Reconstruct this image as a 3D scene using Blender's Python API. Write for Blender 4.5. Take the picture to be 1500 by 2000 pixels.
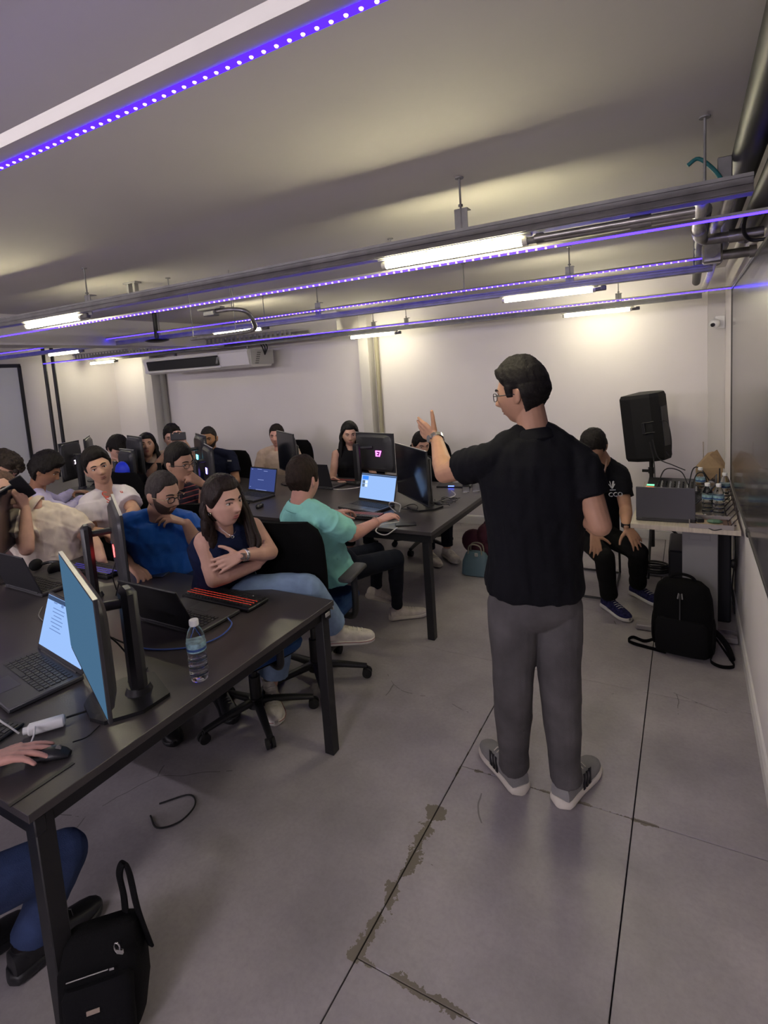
import bpy, bmesh, math, random
import numpy as np
from mathutils import Vector, Matrix, Quaternion
random.seed(7); RNG = np.random.RandomState(7)
SC = bpy.context.scene
for o in list(bpy.data.objects): bpy.data.objects.remove(o)
COL = SC.collection
V = Vector
PI = math.pi

# ---------------------------------------------------------------- camera
F_PX, CX, CY = 1069.9, 750.0, 844.8
YAW, PITCH, ROLL, CAM_H = .5106, .1132, .0659, 1.78
def cam_axes():
    cy, sy, cp, sp = math.cos(YAW), math.sin(YAW), math.cos(PITCH), math.sin(PITCH)
    fw = V((-sy*cp, cy*cp, -sp)); r = V((cy, sy, 0)); d = fw.cross(r)
    cr, sr = math.cos(ROLL), math.sin(ROLL)
    return cr*r+sr*d, -sr*r+cr*d, fw
CR, CD, CF = cam_axes()
CAM = V((0, 0, CAM_H))
cd_ = bpy.data.cameras.new('camera'); cam = bpy.data.objects.new('camera', cd_); COL.objects.link(cam)
m = Matrix.Identity(4)
for i in range(3):
    m[i][0] = CR[i]; m[i][1] = -CD[i]; m[i][2] = -CF[i]
m.translation = CAM
cam.matrix_world = m
cd_.sensor_fit = 'HORIZONTAL'; cd_.sensor_width = 36; cd_.lens = F_PX/1500*36
cd_.shift_y = -(1000-CY)/1500; cd_.clip_start = .02
SC.camera = cam

# ---------------------------------------------------------------- light and exposure
w = bpy.data.worlds.new('world'); SC.world = w; w.use_nodes = True
w.node_tree.nodes['Background'].inputs[0].default_value = (.5, .45, .5, 1)
w.node_tree.nodes['Background'].inputs[1].default_value = .25
SC.view_settings.view_transform = 'Standard'; SC.view_settings.look = 'None'
SC.view_settings.gamma = 1; SC.view_settings.use_curve_mapping = False
SC.view_settings.exposure = 1.45
TUBE_STRENGTH = 40.0
REAR_FILL_STRENGTH = 125.0
STRIP_STRENGTH = 4.6

# ---------------------------------------------------------------- helpers: pixel of the 1500x2000 photo -> place in the room
def ray(x, y): return CR*((x-CX)/F_PX) + CD*((y-CY)/F_PX) + CF
def at(x, y, D=None, Z=None, Y=None, X=None):
    v = ray(x, y)
    if D is not None: t = D
    elif Z is not None: t = (Z-CAM_H)/v.z
    elif Y is not None: t = Y/v.y
    else: t = X/v.x
    return CAM + v*t
def cdir(r, u, a):
    "direction from camera-relative right / up / away, up kept vertical"
    f = V((CF.x, CF.y, 0)).normalized(); rr = V((f.y, -f.x, 0))
    return (rr*r + V((0, 0, 1))*u + f*a).normalized()

# ---------------------------------------------------------------- materials
MATS = {}
def mat(name, col, rough=.6, metal=0, bump=0, bscale=60, var=0, vscale=6, emit=None, estr=0, alpha=1, trans=0, spec=.5, ior=1.45, coat=0, aniso=None, sheen=0):
    if name in MATS: return MATS[name]
    m = bpy.data.materials.new(name); m.use_nodes = True
    nt = m.node_tree; b = nt.nodes['Principled BSDF']
    b.inputs['Base Color'].default_value = (*col, 1)
    b.inputs['Roughness'].default_value = rough; b.inputs['Metallic'].default_value = metal
    b.inputs['Specular IOR Level'].default_value = spec; b.inputs['IOR'].default_value = ior
    if coat: b.inputs['Coat Weight'].default_value = coat
    if sheen: b.inputs['Sheen Weight'].default_value = sheen
    if trans: b.inputs['Transmission Weight'].default_value = trans
    if emit: b.inputs['Emission Color'].default_value = (*emit, 1); b.inputs['Emission Strength'].default_value = estr
    tc = None
    if var or bump:
        tc = nt.nodes.new('ShaderNodeTexCoord')
    if var:
        n = nt.nodes.new('ShaderNodeTexNoise'); n.inputs['Scale'].default_value = vscale; n.inputs['Detail'].default_value = 5
        mp = nt.nodes.new('ShaderNodeMapping')
        if aniso: mp.inputs['Scale'].default_value = aniso
        nt.links.new(tc.outputs['Object'], mp.inputs[0]); nt.links.new(mp.outputs[0], n.inputs['Vector'])
        r = nt.nodes.new('ShaderNodeValToRGB')
        r.color_ramp.elements[0].position = .3; r.color_ramp.elements[1].position = .7
        r.color_ramp.elements[0].color = (*[max(0, c*(1-var)) for c in col], 1)
        r.color_ramp.elements[1].color = (*[min(1, c*(1+var)) for c in col], 1)
        nt.links.new(n.outputs['Fac'], r.inputs[0]); nt.links.new(r.outputs[0], b.inputs['Base Color'])
    if bump:
        n2 = nt.nodes.new('ShaderNodeTexNoise'); n2.inputs['Scale'].default_value = bscale; n2.inputs['Detail'].default_value = 4
        nt.links.new(tc.outputs['Object'], n2.inputs['Vector'])
        bp = nt.nodes.new('ShaderNodeBump'); bp.inputs['Strength'].default_value = bump; bp.inputs['Distance'].default_value = .01
        nt.links.new(n2.outputs['Fac'], bp.inputs['Height']); nt.links.new(bp.outputs[0], b.inputs['Normal'])
    MATS[name] = m
    return m
def emat(name, col, strength):
    if name in MATS: return MATS[name]
    m = bpy.data.materials.new(name); m.use_nodes = True
    nt = m.node_tree; nt.nodes.clear()
    e = nt.nodes.new('ShaderNodeEmission'); e.inputs[0].default_value = (*col, 1); e.inputs[1].default_value = strength
    o = nt.nodes.new('ShaderNodeOutputMaterial'); nt.links.new(e.outputs[0], o.inputs[0])
    MATS[name] = m; return m

BLACK = mat('black_plastic', (.012, .012, .014), .42, bump=.05, bscale=300)
DARKP = mat('dark_plastic', (.025, .025, .028), .5)
GREYP = mat('grey_plastic', (.14, .135, .13), .5)
SILV = mat('silver_edge', (.42, .41, .39), .4, metal=.5)
STEEL = mat('galvanised_steel', (.25, .245, .235), .45, metal=.35, var=.18, vscale=12, bump=.1, bscale=40)
CHROME = mat('chrome', (.7, .7, .68), .2, metal=1)
TABLE = mat('table_laminate', (.050, .044, .044), .36, var=.2, vscale=3, bump=.04, bscale=200)
TEDGE = mat('table_edge', (.045, .04, .036), .5)
TLEG = mat('table_leg_black', (.008, .008, .009), .45)
WALLM = mat('wall_paint', (.74, .70, .70), .75, var=.03, vscale=1.2, bump=.03, bscale=80)
CEILM = mat('ceiling_paint', (.60, .57, .55), .8, var=.05, vscale=.8, bump=.08, bscale=12)
TRIMM = mat('trim_paint', (.66, .64, .62), .5)
SCREEN_OFF = mat('screen_off', (.006, .007, .012), .12, spec=.6)
WHITEP = mat('white_plastic', (.75, .75, .73), .4)
RUBBER = mat('rubber', (.01, .01, .01), .8)

# ---------------------------------------------------------------- mesh builder
def rotm(rx=0, ry=0, rz=0):
    return Matrix.Rotation(rz, 3, 'Z') @ Matrix.Rotation(ry, 3, 'Y') @ Matrix.Rotation(rx, 3, 'X')
def frame(d, up=V((0, 0, 1))):
    d = V(d).normalized()
    if abs(d.dot(up)) > .98: up = V((0, 1, 0)) if abs(d.y) < .9 else V((1, 0, 0))
    s = d.cross(up).normalized(); u = s.cross(d).normalized()
    return s, u, d
class MB:
    def __init__(s): s.v = []; s.f = []
    def add(s, vs, fs):
        n = len(s.v); s.v += [tuple(p) for p in vs]; s.f += [tuple(i+n for i in f) for f in fs]; return s
    def box(s, c, sz, R=None, bev=0):
        x, y, z = sz[0]/2, sz[1]/2, sz[2]/2
        c = V(c)
        if bev <= 0:
            P = [V((a, b, d)) for a in (-x, x) for b in (-y, y) for d in (-z, z)]
            F = [(0, 1, 3, 2), (4, 6, 7, 5), (0, 4, 5, 1), (2, 3, 7, 6), (0, 2, 6, 4), (1, 5, 7, 3)]
        else:
            b = min(bev, x*.98, y*.98, z*.98); P = []
            for sx in (-1, 1):
                for sy in (-1, 1):
                    for sz_ in (-1, 1):
                        P += [V((sx*x, sy*(y-b), sz_*(z-b))), V((sx*(x-b), sy*y, sz_*(z-b))), V((sx*(x-b), sy*(y-b), sz_*z))]
            idx = lambda a, b_, c_, k: ((a*2+b_)*2+c_)*3+k
            F = []
            for a in (0, 1): F.append((idx(a, 0, 0, 0), idx(a, 0, 1, 0), idx(a, 1, 1, 0), idx(a, 1, 0, 0))[::1 if a == 0 else -1])
            for a in (0, 1): F.append((idx(0, a, 0, 1), idx(1, a, 0, 1), idx(1, a, 1, 1), idx(0, a, 1, 1))[::1 if a == 0 else -1])
            for a in (0, 1): F.append((idx(0, 0, a, 2), idx(0, 1, a, 2), idx(1, 1, a, 2), idx(1, 0, a, 2))[::1 if a == 0 else -1])
            for a in (0, 1):
                for b_ in (0, 1):
                    F.append((idx(a, b_, 0, 0), idx(a, b_, 0, 1), idx(a, b_, 1, 1), idx(a, b_, 1, 0)))
                    F.append((idx(a, 0, b_, 0), idx(a, 0, b_, 2), idx(a, 1, b_, 2), idx(a, 1, b_, 0)))
                    F.append((idx(0, a, b_, 1), idx(0, a, b_, 2), idx(1, a, b_, 2), idx(1, a, b_, 1)))
            for a in (0, 1):
                for b_ in (0, 1):
                    for c_ in (0, 1): F.append(tuple(idx(a, b_, c_, k) for k in range(3)))
        if R is not None: P = [R @ p for p in P]
        return s.add([c+p for p in P], F)
    def loft(s, rings, n=20, caps=True, e=2.0):
        "rings: (centre, u*a, v*b[, exponent])"
        vs = []
        for r in rings:
            c, u, v_ = V(r[0]), V(r[1]), V(r[2]); ex = r[3] if len(r) > 3 else e
            for i in range(n):
                t = 2*PI*i/n; ct, st = math.cos(t), math.sin(t)
                a = math.copysign(abs(ct)**(2/ex), ct); b = math.copysign(abs(st)**(2/ex), st)
                vs.append(c+u*a+v_*b)
        fs = []
        for k in range(len(rings)-1):
            for i in range(n):
                j = (i+1) % n
                fs.append((k*n+i, k*n+j, (k+1)*n+j, (k+1)*n+i))
        if caps: fs.append(tuple(range(n))[::-1]); fs.append(tuple((len(rings)-1)*n+i for i in range(n)))
        return s.add(vs, fs)
    def cyl(s, p0, p1, r0, r1=None, n=16):
        r1 = r0 if r1 is None else r1; p0, p1 = V(p0), V(p1)
        a, b, _ = frame(p1-p0)
        return s.loft([(p0, a*r0, b*r0), (p1, a*r1, b*r1)], n)
    def cap(s, p0, p1, r0, r1=None, n=14, fl=1.0, side=None):
        "tapered capsule; fl flattens it across `side`"
        r1 = r0 if r1 is None else r1; p0, p1 = V(p0), V(p1); d = (p1-p0)
        a, b, dn = frame(d, V(side) if side is not None else V((0, 0, 1)))
        R = []
        for t in (0.02, .35, .7, .92): R.append((p0-dn*r0*math.cos(t*PI/2), r0*math.sin(t*PI/2)))
        L = d.length
        for t in (0, .5, 1): R.append((p0+d*t, r0+(r1-r0)*t))
        for t in (.92, .7, .35, .02): R.append((p1+dn*r1*math.cos(t*PI/2), r1*math.sin(t*PI/2)))
        return s.loft([(c, a*r, b*r*fl) for c, r in R], n)
    def ell(s, c, r, R=None, n=16, m_=10):
        R = R or Matrix.Identity(3); rings = []
        for i in range(m_+1):
            ph = -PI/2+PI*(i+.001 if i == 0 else i-.001 if i == m_ else i)/m_
            k = max(.02, math.cos(ph))
            rings.append((V(c)+R @ V((0, 0, r[2]*math.sin(ph))), R @ V((r[0]*k, 0, 0)), R @ V((0, r[1]*k, 0))))
        return s.loft(rings, n)
    def tube(s, pts, r, n=8, closed=False):
        pts = [V(p) for p in pts]; R = []; up = V((0, 0, 1)); ref = None
        for i, p in enumerate(pts):
            a = pts[i-1] if i else pts[0]; b = pts[i+1] if i < len(pts)-1 else pts[-1]
            d = (b-a).normalized() if (b-a).length > 1e-6 else V((0, 0, 1))
            if ref is None: ref = frame(d)[0]
            sd = (ref-d*ref.dot(d))
            if sd.length < 1e-4: sd = frame(d)[0]
            sd.normalize(); ref = sd; u = sd.cross(d)
            rr = r[i] if isinstance(r, (list, tuple)) else r
            R.append((p, sd*rr, u*rr))
        return s.loft(R, n)
    def prism(s, poly, d, R=None, c=(0, 0, 0)):
        "poly of (x,y), extruded 0..d in z, then R and c"
        n = len(poly); P = [V((x, y, 0)) for x, y in poly]+[V((x, y, d)) for x, y in poly]
        if R is not None: P = [R @ p for p in P]
        P = [V(c)+p for p in P]
        return s.add(P, [tuple(range(n))[::-1], tuple(range(n, 2*n))]+[(i, (i+1) % n, (i+1) % n+n, i+n) for i in range(n)])
    def lathe(s, prof, c=(0, 0, 0), n=24):
        return s.loft([(V(c)+V((0, 0, z)), V((r, 0, 0)), V((0, r, 0))) for r, z in prof], n)
    def mesh(s, name, smooth=True, auto=40):
        me = bpy.data.meshes.new(name); me.from_pydata(s.v, [], s.f); me.update()
        if smooth: smooth_mesh(me, auto)
        return me
    def build(s, name, material, parent=None, world=False, smooth=True, auto=40, **props):
        me = s.mesh(name, smooth, auto); return link(name, me, material, parent, world, **props)
def smooth_mesh(me, auto=40):
    me.polygons.foreach_set('use_smooth', [True]*len(me.polygons))
    if auto and auto < 180: me.set_sharp_from_angle(angle=math.radians(auto))
def link(name, me, material, parent=None, world=False, **props):
    if material is not None:
        me.materials.clear(); me.materials.append(material)
    o = bpy.data.objects.new(name, me); COL.objects.link(o)
    if parent is not None:
        o.parent = parent
        if world: me.transform(WM(parent).inverted())
    for k, v_ in props.items(): o[k] = v_
    return o
def WM(o):
    m_ = Matrix.LocRotScale(o.location, o.rotation_euler, o.scale)
    return WM(o.parent) @ m_ if o.parent else m_
def thing(name, label, cat, loc=(0, 0, 0), rz=0, group=None):
    o = bpy.data.objects.new(name, None); COL.objects.link(o); o.empty_display_size = .1
    o.location = loc; o.rotation_euler = (0, 0, rz); o['label'] = label; o['category'] = cat
    if group: o['group'] = group
    return o
def tag(o, label, cat, group=None):
    o['label'] = label; o['category'] = cat
    if group: o['group'] = group
    return o
KIDS = None
def dup(root, loc, rz=0, label=None, group=None):
    def cp(o, par):
        c = o.copy(); COL.objects.link(c); c.parent = par
        for ch in [x for x in bpy.data.objects if x.parent == o]: cp(ch, c)
        return c
    r = cp(root, None); r.location = loc; r.rotation_euler = (0, 0, rz)
    if label: r['label'] = label
    if group: r['group'] = group
    return r
def text_mesh(txt, size, extrude=.001, bold=0):
    cu = bpy.data.curves.new('t', 'FONT'); cu.body = txt; cu.size = size; cu.extrude = extrude; cu.offset = bold
    cu.align_x = 'CENTER'; cu.align_y = 'CENTER'; cu.resolution_u = 2
    o = bpy.data.objects.new('t', cu); COL.objects.link(o)
    dg = bpy.context.evaluated_depsgraph_get(); me = bpy.data.meshes.new_from_object(o.evaluated_get(dg))
    bpy.data.objects.remove(o); return me
def place_text(txt, size, M, parent, name, material, world=True, extrude=.001, bold=0):
    me = text_mesh(txt, size, extrude, bold); me.transform(M); return link(name, me, material, parent, world)
def axes_mat(x, y, z, loc):
    m_ = Matrix.Identity(4)
    for i in range(3): m_[i][0] = x[i]; m_[i][1] = y[i]; m_[i][2] = z[i]
    m_.translation = V(loc); return m_
def curve_pts(P, n=8):
    "Catmull-Rom through points"
    P = [V(p) for p in P]; out = []
    Q = [P[0]*2-P[1]]+P+[P[-1]*2-P[-2]]
    for i in range(1, len(Q)-2):
        for k in range(n):
            t = k/n; a, b, c, d = Q[i-1], Q[i], Q[i+1], Q[i+2]
            out.append(.5*((2*b)+(c-a)*t+(2*a-5*b+4*c-d)*t*t+(3*b-a-3*c+d)*t**3))
    out.append(P[-1]); return out

# ================================================================ THE SETTING
XR, YB, ZC, XL, YF = .28, 5.7, 2.46, -8.1, -4.6
def struct(name, mb, m_, parent=None, **k):
    o = mb.build(name, m_, parent, smooth=False)
    if parent is None: o['kind'] = 'structure'
    return o
# floor: dark sub base with cast concrete slabs on it, joints recessed
def concrete_mat():
    m_ = bpy.data.materials.new('burnished_concrete'); m_.use_nodes = True; nt = m_.node_tree; b = nt.nodes['Principled BSDF']
    N = nt.nodes.new; L = nt.links.new
    geo = N('ShaderNodeNewGeometry'); sep = N('ShaderNodeSeparateXYZ'); L(geo.outputs['Position'], sep.inputs[0])
    def noise(sc, det=6, rough=.6, vec=None):
        n = N('ShaderNodeTexNoise'); n.inputs['Scale'].default_value = sc; n.inputs['Detail'].default_value = det; n.inputs['Roughness'].default_value = rough
        L(vec or geo.outputs['Position'], n.inputs['Vector']); return n.outputs['Fac']
    def math_(op, a, b_=None, c=None):
        n = N('ShaderNodeMath'); n.operation = op
        for i, q in enumerate((a, b_, c)):
            if q is None: continue
            if isinstance(q, (int, float)): n.inputs[i].default_value = q
            else: L(q, n.inputs[i])
        return n.outputs[0]
    r = N('ShaderNodeValToRGB'); L(noise(1.7, 8, .62), r.inputs[0])
    r.color_ramp.elements[0].position = .32; r.color_ramp.elements[0].color = (.225, .205, .214, 1)
    r.color_ramp.elements[1].position = .70; r.color_ramp.elements[1].color = (.385, .355, .36, 1)
    f = noise(60, 3); mx = N('ShaderNodeMix'); mx.data_type = 'RGBA'; mx.blend_type = 'MULTIPLY'; mx.inputs[0].default_value = .35
    rr = N('ShaderNodeValToRGB'); L(f, rr.inputs[0]); rr.color_ramp.elements[0].position = .3; rr.color_ramp.elements[0].color = (.7, .7, .7, 1); rr.color_ramp.elements[1].position = .6
    L(r.outputs[0], mx.inputs[6]); L(rr.outputs[0], mx.inputs[7])
    # brown filler smeared along the joints (its own shape, part of the floor)
    def band(coord, pos, w, other, lo, hi, thr):
        d = math_('ABSOLUTE', math_('SUBTRACT', coord, pos))
        wob = noise(9, 5, .7)
        wid = math_('MULTIPLY', math_('SUBTRACT', wob, thr), w)
        near = math_('LESS_THAN', d, wid)
        return math_('MULTIPLY', near, math_('MULTIPLY', math_('GREATER_THAN', other, lo), math_('LESS_THAN', other, hi)))
    X, Y = sep.outputs[0], sep.outputs[1]
    s1 = band(X, -.895, .24, Y, 1.19, 1.85, .42)
    s2 = band(Y, 1.207, .12, X, -.89, -.4, .43)
    s3 = band(Y, 2.10, .08, X, -.83, -.1, .46)
    s4 = band(X, -.893, .05, Y, 1.85, 2.7, .48)
    msk = math_('MINIMUM', math_('ADD', math_('ADD', s1, s2), math_('ADD', s3, s4)), 1)
    # thin wandering cracks
    v = N('ShaderNodeTexVoronoi'); v.feature = 'DISTANCE_TO_EDGE'; v.inputs['Scale'].default_value = 1.1
    ad = N('ShaderNodeMix'); ad.data_type = 'VECTOR'; ad.inputs[0].default_value = .12
    nz = N('ShaderNodeTexNoise'); nz.inputs['Scale'].default_value = 3; L(geo.outputs['Position'], nz.inputs['Vector'])
    L(geo.outputs['Position'], ad.inputs[4]); L(nz.outputs['Color'], ad.inputs[5]); L(ad.outputs[1], v.inputs['Vector'])
    ck = math_('MULTIPLY', math_('LESS_THAN', v.outputs['Distance'], .0022), math_('GREATER_THAN', noise(1.3), .56))
    m2 = N('ShaderNodeMix'); m2.data_type = 'RGBA'; L(msk, m2.inputs[0]); L(mx.outputs[2], m2.inputs[6]); m2.inputs[7].default_value = (.15, .13, .10, 1)
    m3 = N('ShaderNodeMix'); m3.data_type = 'RGBA'; L(math_('MULTIPLY', ck, .6), m3.inputs[0]); L(m2.outputs[2], m3.inputs[6]); m3.inputs[7].default_value = (.04, .035, .03, 1)
    L(m3.outputs[2], b.inputs['Base Color'])
    rg = N('ShaderNodeMapRange'); L(noise(2.6, 6), rg.inputs[0]); rg.inputs[1].default_value = .3; rg.inputs[2].default_value = .7
    rg.inputs[3].default_value = .30; rg.inputs[4].default_value = .50
    L(math_('ADD', rg.outputs[0], math_('MULTIPLY', msk, .3)), b.inputs['Roughness'])
    bp = N('ShaderNodeBump'); bp.inputs['Strength'].default_value = .12; bp.inputs['Distance'].default_value = .01
    L(math_('ADD', noise(7, 5), math_('MULTIPLY', noise(90, 2), .12)), bp.inputs['Height']); L(bp.outputs[0], b.inputs['Normal'])
    return m_
CONC = concrete_mat()
fl = struct('floor', MB().box(((XL+XR)/2, (YB+YF)/2, -.06), (XR-XL+.2, YB-YF+.2, .09)), mat('joint_dark', (.02, .018, .018), .9))
xs = [XL, -6.0, -3.4, -.893, -.19, XR]; ys = [YF, -2.6, -.6, .3, 1.205, 2.10, 3.0, 3.9, 4.8, YB]
for i in range(len(xs)-1):
    step = 1 if 2 < i else 2
    rows = ys if step == 1 else [YF, .3, 3.0, YB]
    for j in range(len(rows)-1):
        if i == 4 and rows[j+1] != YB and rows[j] not in (ys[0],): pass
        g = .0022
        x0, x1, y0, y1 = xs[i]+g, xs[i+1]-g, rows[j]+g*.7, rows[j+1]-g*.7
        struct('concrete_slab', MB().box(((x0+x1)/2, (y0+y1)/2, -.0075), (x1-x0, y1-y0, .015), bev=.0015), CONC, fl)
ce = struct('ceiling', MB().box(((XL+XR)/2, (YB+YF)/2, ZC+.05), (XR-XL+.4, YB-YF+.4, .1)), CEILM)
wb = struct('wall_back', MB().box(((XL+XR)/2, YB+.05, ZC/2), (XR-XL+.4, .1, ZC)), WALLM)
wr = struct('wall_right', MB().box((XR+.05, (YB+YF)/2, ZC/2), (.1, YB-YF, ZC)), WALLM)
wl = struct('wall_left', MB().box((XL-.05, (YB+YF)/2, ZC/2), (.1, YB-YF, ZC)), WALLM)
wf = struct('wall_front', MB().box(((XL+XR)/2, YF-.05, ZC/2), (XR-XL+.4, .1, ZC)), WALLM)
# skirting: moulded board with a cap bead
def skirt(name, p0, p1, n, k):
    p0, p1 = V(p0), V(p1); d = (p1-p0); n = V(n)
    poly = [(0, 0), (.014, 0), (.014, .07), (.011, .075), (.014, .08), (.008, .095), (0, .1)]
    P = [p+n*a+V((0, 0, b)) for p in (p0, p1) for a, b in poly]; m_ = len(poly)
    mb = MB().add(P, [tuple(range(m_)), tuple(range(m_, 2*m_))[::-1]]+[(i, (i+1) % m_, (i+1) % m_+m_, i+m_) for i in range(m_)])
    o = mb.build(name, TRIMM, smooth=False); o['kind'] = 'structure'
skirt('baseboard_back', (XL, YB, .0005), (XR-.02, YB, .0005), (0, -1, 0), 1)
skirt('baseboard_right', (XR, YF, .0005), (XR, YB-.02, .0005), (-1, 0, 0), 1)
skirt('baseboard_left', (XL, YF+.02, .0005), (XL, YB-.02, .0005), (1, 0, 0), 1)
# pilasters on the back wall, corner box-out, ceiling beams
PIL = mat('pilaster_paint', (.60, .575, .55), .7)
struct('trim_1', MB().box((-3.32, YB-.07, ZC/2), (.13, .138, ZC-.002)), PIL)
struct('trim_2', MB().box((-7.06, YB-.1, ZC/2), (.17, .198, ZC-.002)), PIL)
struct('trim_3', MB().box((.215, YB-.05, ZC/2), (.128, .098, ZC-.002)), PIL)
struct('trim_4', MB().box(((XL-2.2)/2-1.2, YB-.35, ZC-.11), (XR-XL-2.4, .5, .218)), PIL)
struct('trim_5', MB().box((-5.2, (YB-.62+1.2)/2, ZC-.13), (.34, YB-.62-1.2, .258)), PIL)
0 and struct('trim_6', MB().box((.2, 2.2, ZC-.04), (.155, 6.5, .078)), CEILM)
# grey drain pipes beside the pilasters
def pipe(name, label, cat, pts, r, m_, n=14, group=None):
    o = MB().tube(pts, r, n).build(name, m_); return tag(o, label, cat, group)
GPIPE = mat('grey_pvc', (.25, .24, .22), .5)
pipe('wall_pipe', 'slim grey pipe running up beside the pale pilaster in the middle of the back wall', 'pipe', [(-3.2, YB-.035, .11), (-3.2, YB-.035, 2.2)], .025, mat('tan_pipe', (.34, .31, .22), .5))
pipe('wall_pipe', 'grey pipe beside the pilaster under the air conditioner', 'pipe', [(-6.90, YB-.06, .11), (-6.90, YB-.06, 2.2)], .045, GPIPE)

# ---- dark glass panel on the right wall
def glass_panel():
    t = thing('glass_panel', 'large dark glossy glass panel filling the right wall', 'panel', (XR, 1.2, .87))
    y0, y1, z0, z1 = -3.2, 4.40, .87, 2.16
    gm = mat('dark_glass', (.030, .028, .031), .20, spec=.9, coat=.15)
    MB().box((XR-.012, (y0+y1)/2, (z0+z1)/2), (.02, y1-y0, z1-z0)).build('glass', gm, t, world=True, smooth=False)
    fm = mat('panel_frame', (.06, .055, .05), .4)
    MB().box((XR-.014, (y0+y1)/2, z1+.008), (.026, y1-y0+.02, .016)).build('frame', fm, t, world=True, smooth=False)
    MB().box((XR-.014, y1+.006, (z0+z1)/2), (.026, .012, z1-z0)).build('frame', fm, t, world=True, smooth=False)
    MB().box((XR-.014, (y0+y1)/2, z0-.006), (.026, y1-y0+.02, .012)).build('frame', fm, t, world=True, smooth=False)
    MB().box((XR-.016, 3.17, z0-.013), (.03, .06, .03), bev=.004).build('bracket', BLACK, t, world=True)
glass_panel()
# ---- black framed whiteboard on the left wall
t = thing('whiteboard', 'white board with a black frame on the far left wall', 'whiteboard', (XL, 2.6, .55))
MB().box((XL+.012, 2.76, 1.27), (.02, 2.96, 1.76)).build('board', mat('board_white', (.6, .62, .63), .25), t, world=True, smooth=False)
for a in ((2.76, 2.17, 3.02, .05), (2.76, .37, 3.02, .05)): MB().box((XL+.016, a[0], a[1]), (.032, a[2], a[3]), bev=.004).build('frame', BLACK, t, world=True)
for yy in (1.26, 4.25): MB().box((XL+.016, yy, 1.27), (.032, .05, 1.8), bev=.004).build('frame', BLACK, t, world=True)
for (yy, zz, s_) in ((3.72, 1.93, .05), (3.6, 1.62, .04), (3.7, 1.3, .05)):
    mb = MB(); mb.tube(curve_pts([(XL+.025, yy+s_*math.cos(a), zz+s_*1.4*math.sin(a*1.5)) for a in (0, 1, 2, 3, 4, 5)], 5), .002, 5)
    mb.build('marker_scribble', mat('scribble', (.3, .33, .5), .8), t, world=True)
pipe('cable_duct', 'left one of two black cable ducts hanging against the left wall', 'duct', [(-7.9, 4.50, 2.46), (-7.9, 4.50, .0)], .024, BLACK)
pipe('cable_duct', 'right one of two black cable ducts hanging against the left wall', 'duct', [(-7.9, 4.62, 2.46), (-7.9, 4.62, .0)], .024, BLACK)

# ================================================================ CEILING SERVICES
def rail(y, z, x0, x1, label, h=.042, wd=.04):
    t = thing('strut_rail', label, 'rail', ((x0+x1)/2, y, z), 0, None)
    # lipped channel: back, two webs, two lips
    mb = MB(); L = x1-x0; c = (x0+x1)/2; th = .003
    poly = [(-wd/2, 0), (wd/2, 0), (wd/2, h), (wd/2-.01, h), (wd/2-.01, h-.003), (wd/2-th, h-.003), (wd/2-th, th), (-wd/2+th, th), (-wd/2+th, h-.003), (-wd/2+.01, h-.003), (-wd/2+.01, h), (-wd/2, h)]
    R = Matrix(((0, 0, 1), (1, 0, 0), (0, 1, 0)))
    mb.prism(poly, L, R, (x0, y, z-h/2)); mb.build('channel', STEEL, t, world=True, smooth=False)
    for s_ in (-1, 1):
        for q in (-.36, 0, .36):
            mb = MB(); mb.box((c, y+s_*(wd/2+.0035), z+q*h), (L, .007, h*.17)); mb.build('web_rib', STEEL, t, world=True, smooth=False)
    return t
def hanger(x, y, z0, label, plate=True):
    t = thing('rail_hanger', label, 'hanger', (x, y, z0))
    MB().cyl((x, y, z0+.0), (x, y, ZC), .004, n=8).build('rod', STEEL, t, world=True)
    if plate:
        mb = MB(); mb.box((x, y, z0+.055), (.05, .004, .11)); mb.box((x, y+.02, z0+.110), (.05, .04, .003)); mb.box((x-.023, y+.01, z0+.055), (.003, .02, .11)); mb.build('bracket', STEEL, t, world=True, smooth=False)
        mb = MB(); mb.cyl((x, y, z0+.117), (x, y, z0+.125), .009, n=6); mb.build('nut', STEEL, t, world=True, smooth=False)
    MB().cyl((x, y, ZC-.004), (x, y, ZC), .016, n=12).build('anchor', STEEL, t, world=True)
    return t
TUBEM = emat('tube_glow', (1.0, .92, .58), TUBE_STRENGTH)
TUBE_FILL = emat('tube_glow_cool', (.94, .86, .98), REAR_FILL_STRENGTH)  # lavender fill glow for the added tubes out of view
TUBEF = emat('tube_glow_far', (1.0, .93, .66), TUBE_STRENGTH*.62)
TUBES = []
def swap(t, m_):
    for o in [c for c in bpy.data.objects if c.parent == t and c.name.startswith('tube')]:
        o.data = o.data.copy(); o.data.materials[0] = m_
def far_lamp(t): swap(t, TUBEF)
def tube_lamp(x0, y, z, label, L=.58, group=None):
    if not TUBES:
        t = thing('tube_light', label, 'tube light')
        MB().cyl((.012, 0, 0), (L-.012, 0, 0), .014, n=16).build('tube', TUBEM, t)
        for s_ in (0, L-.018): MB().cyl((s_, 0, 0), (s_+.018, 0, 0), .0155, n=16).build('end_cap', mat('tube_cap', (.6, .58, .5), .4), t)
        MB().box((L/2, 0, .024), (L+.03, .034, .014), bev=.003).build('batten', mat('batten_white', (.7, .69, .62), .5), t)
        mb = MB(); mb.cyl((L+.0, 0, .0), (L+.035, 0, .0), .012, n=12); mb.box((L+.045, 0, .004), (.03, .028, .03), bev=.004); mb.build('connector', GREYP, t)
        TUBES.append(t); t.location = (x0, y, z); return t
    t = dup(TUBES[0], (x0, y, z), 0, label, group)
    if y > 5: far_lamp(t)
    return t
YA, YBr, YC = 1.98, 3.62, 5.28
rail(YA, 2.245, -7.9, .165, 'nearest long galvanised strut rail under the ceiling, lamps along it', .055, .05)
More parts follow.
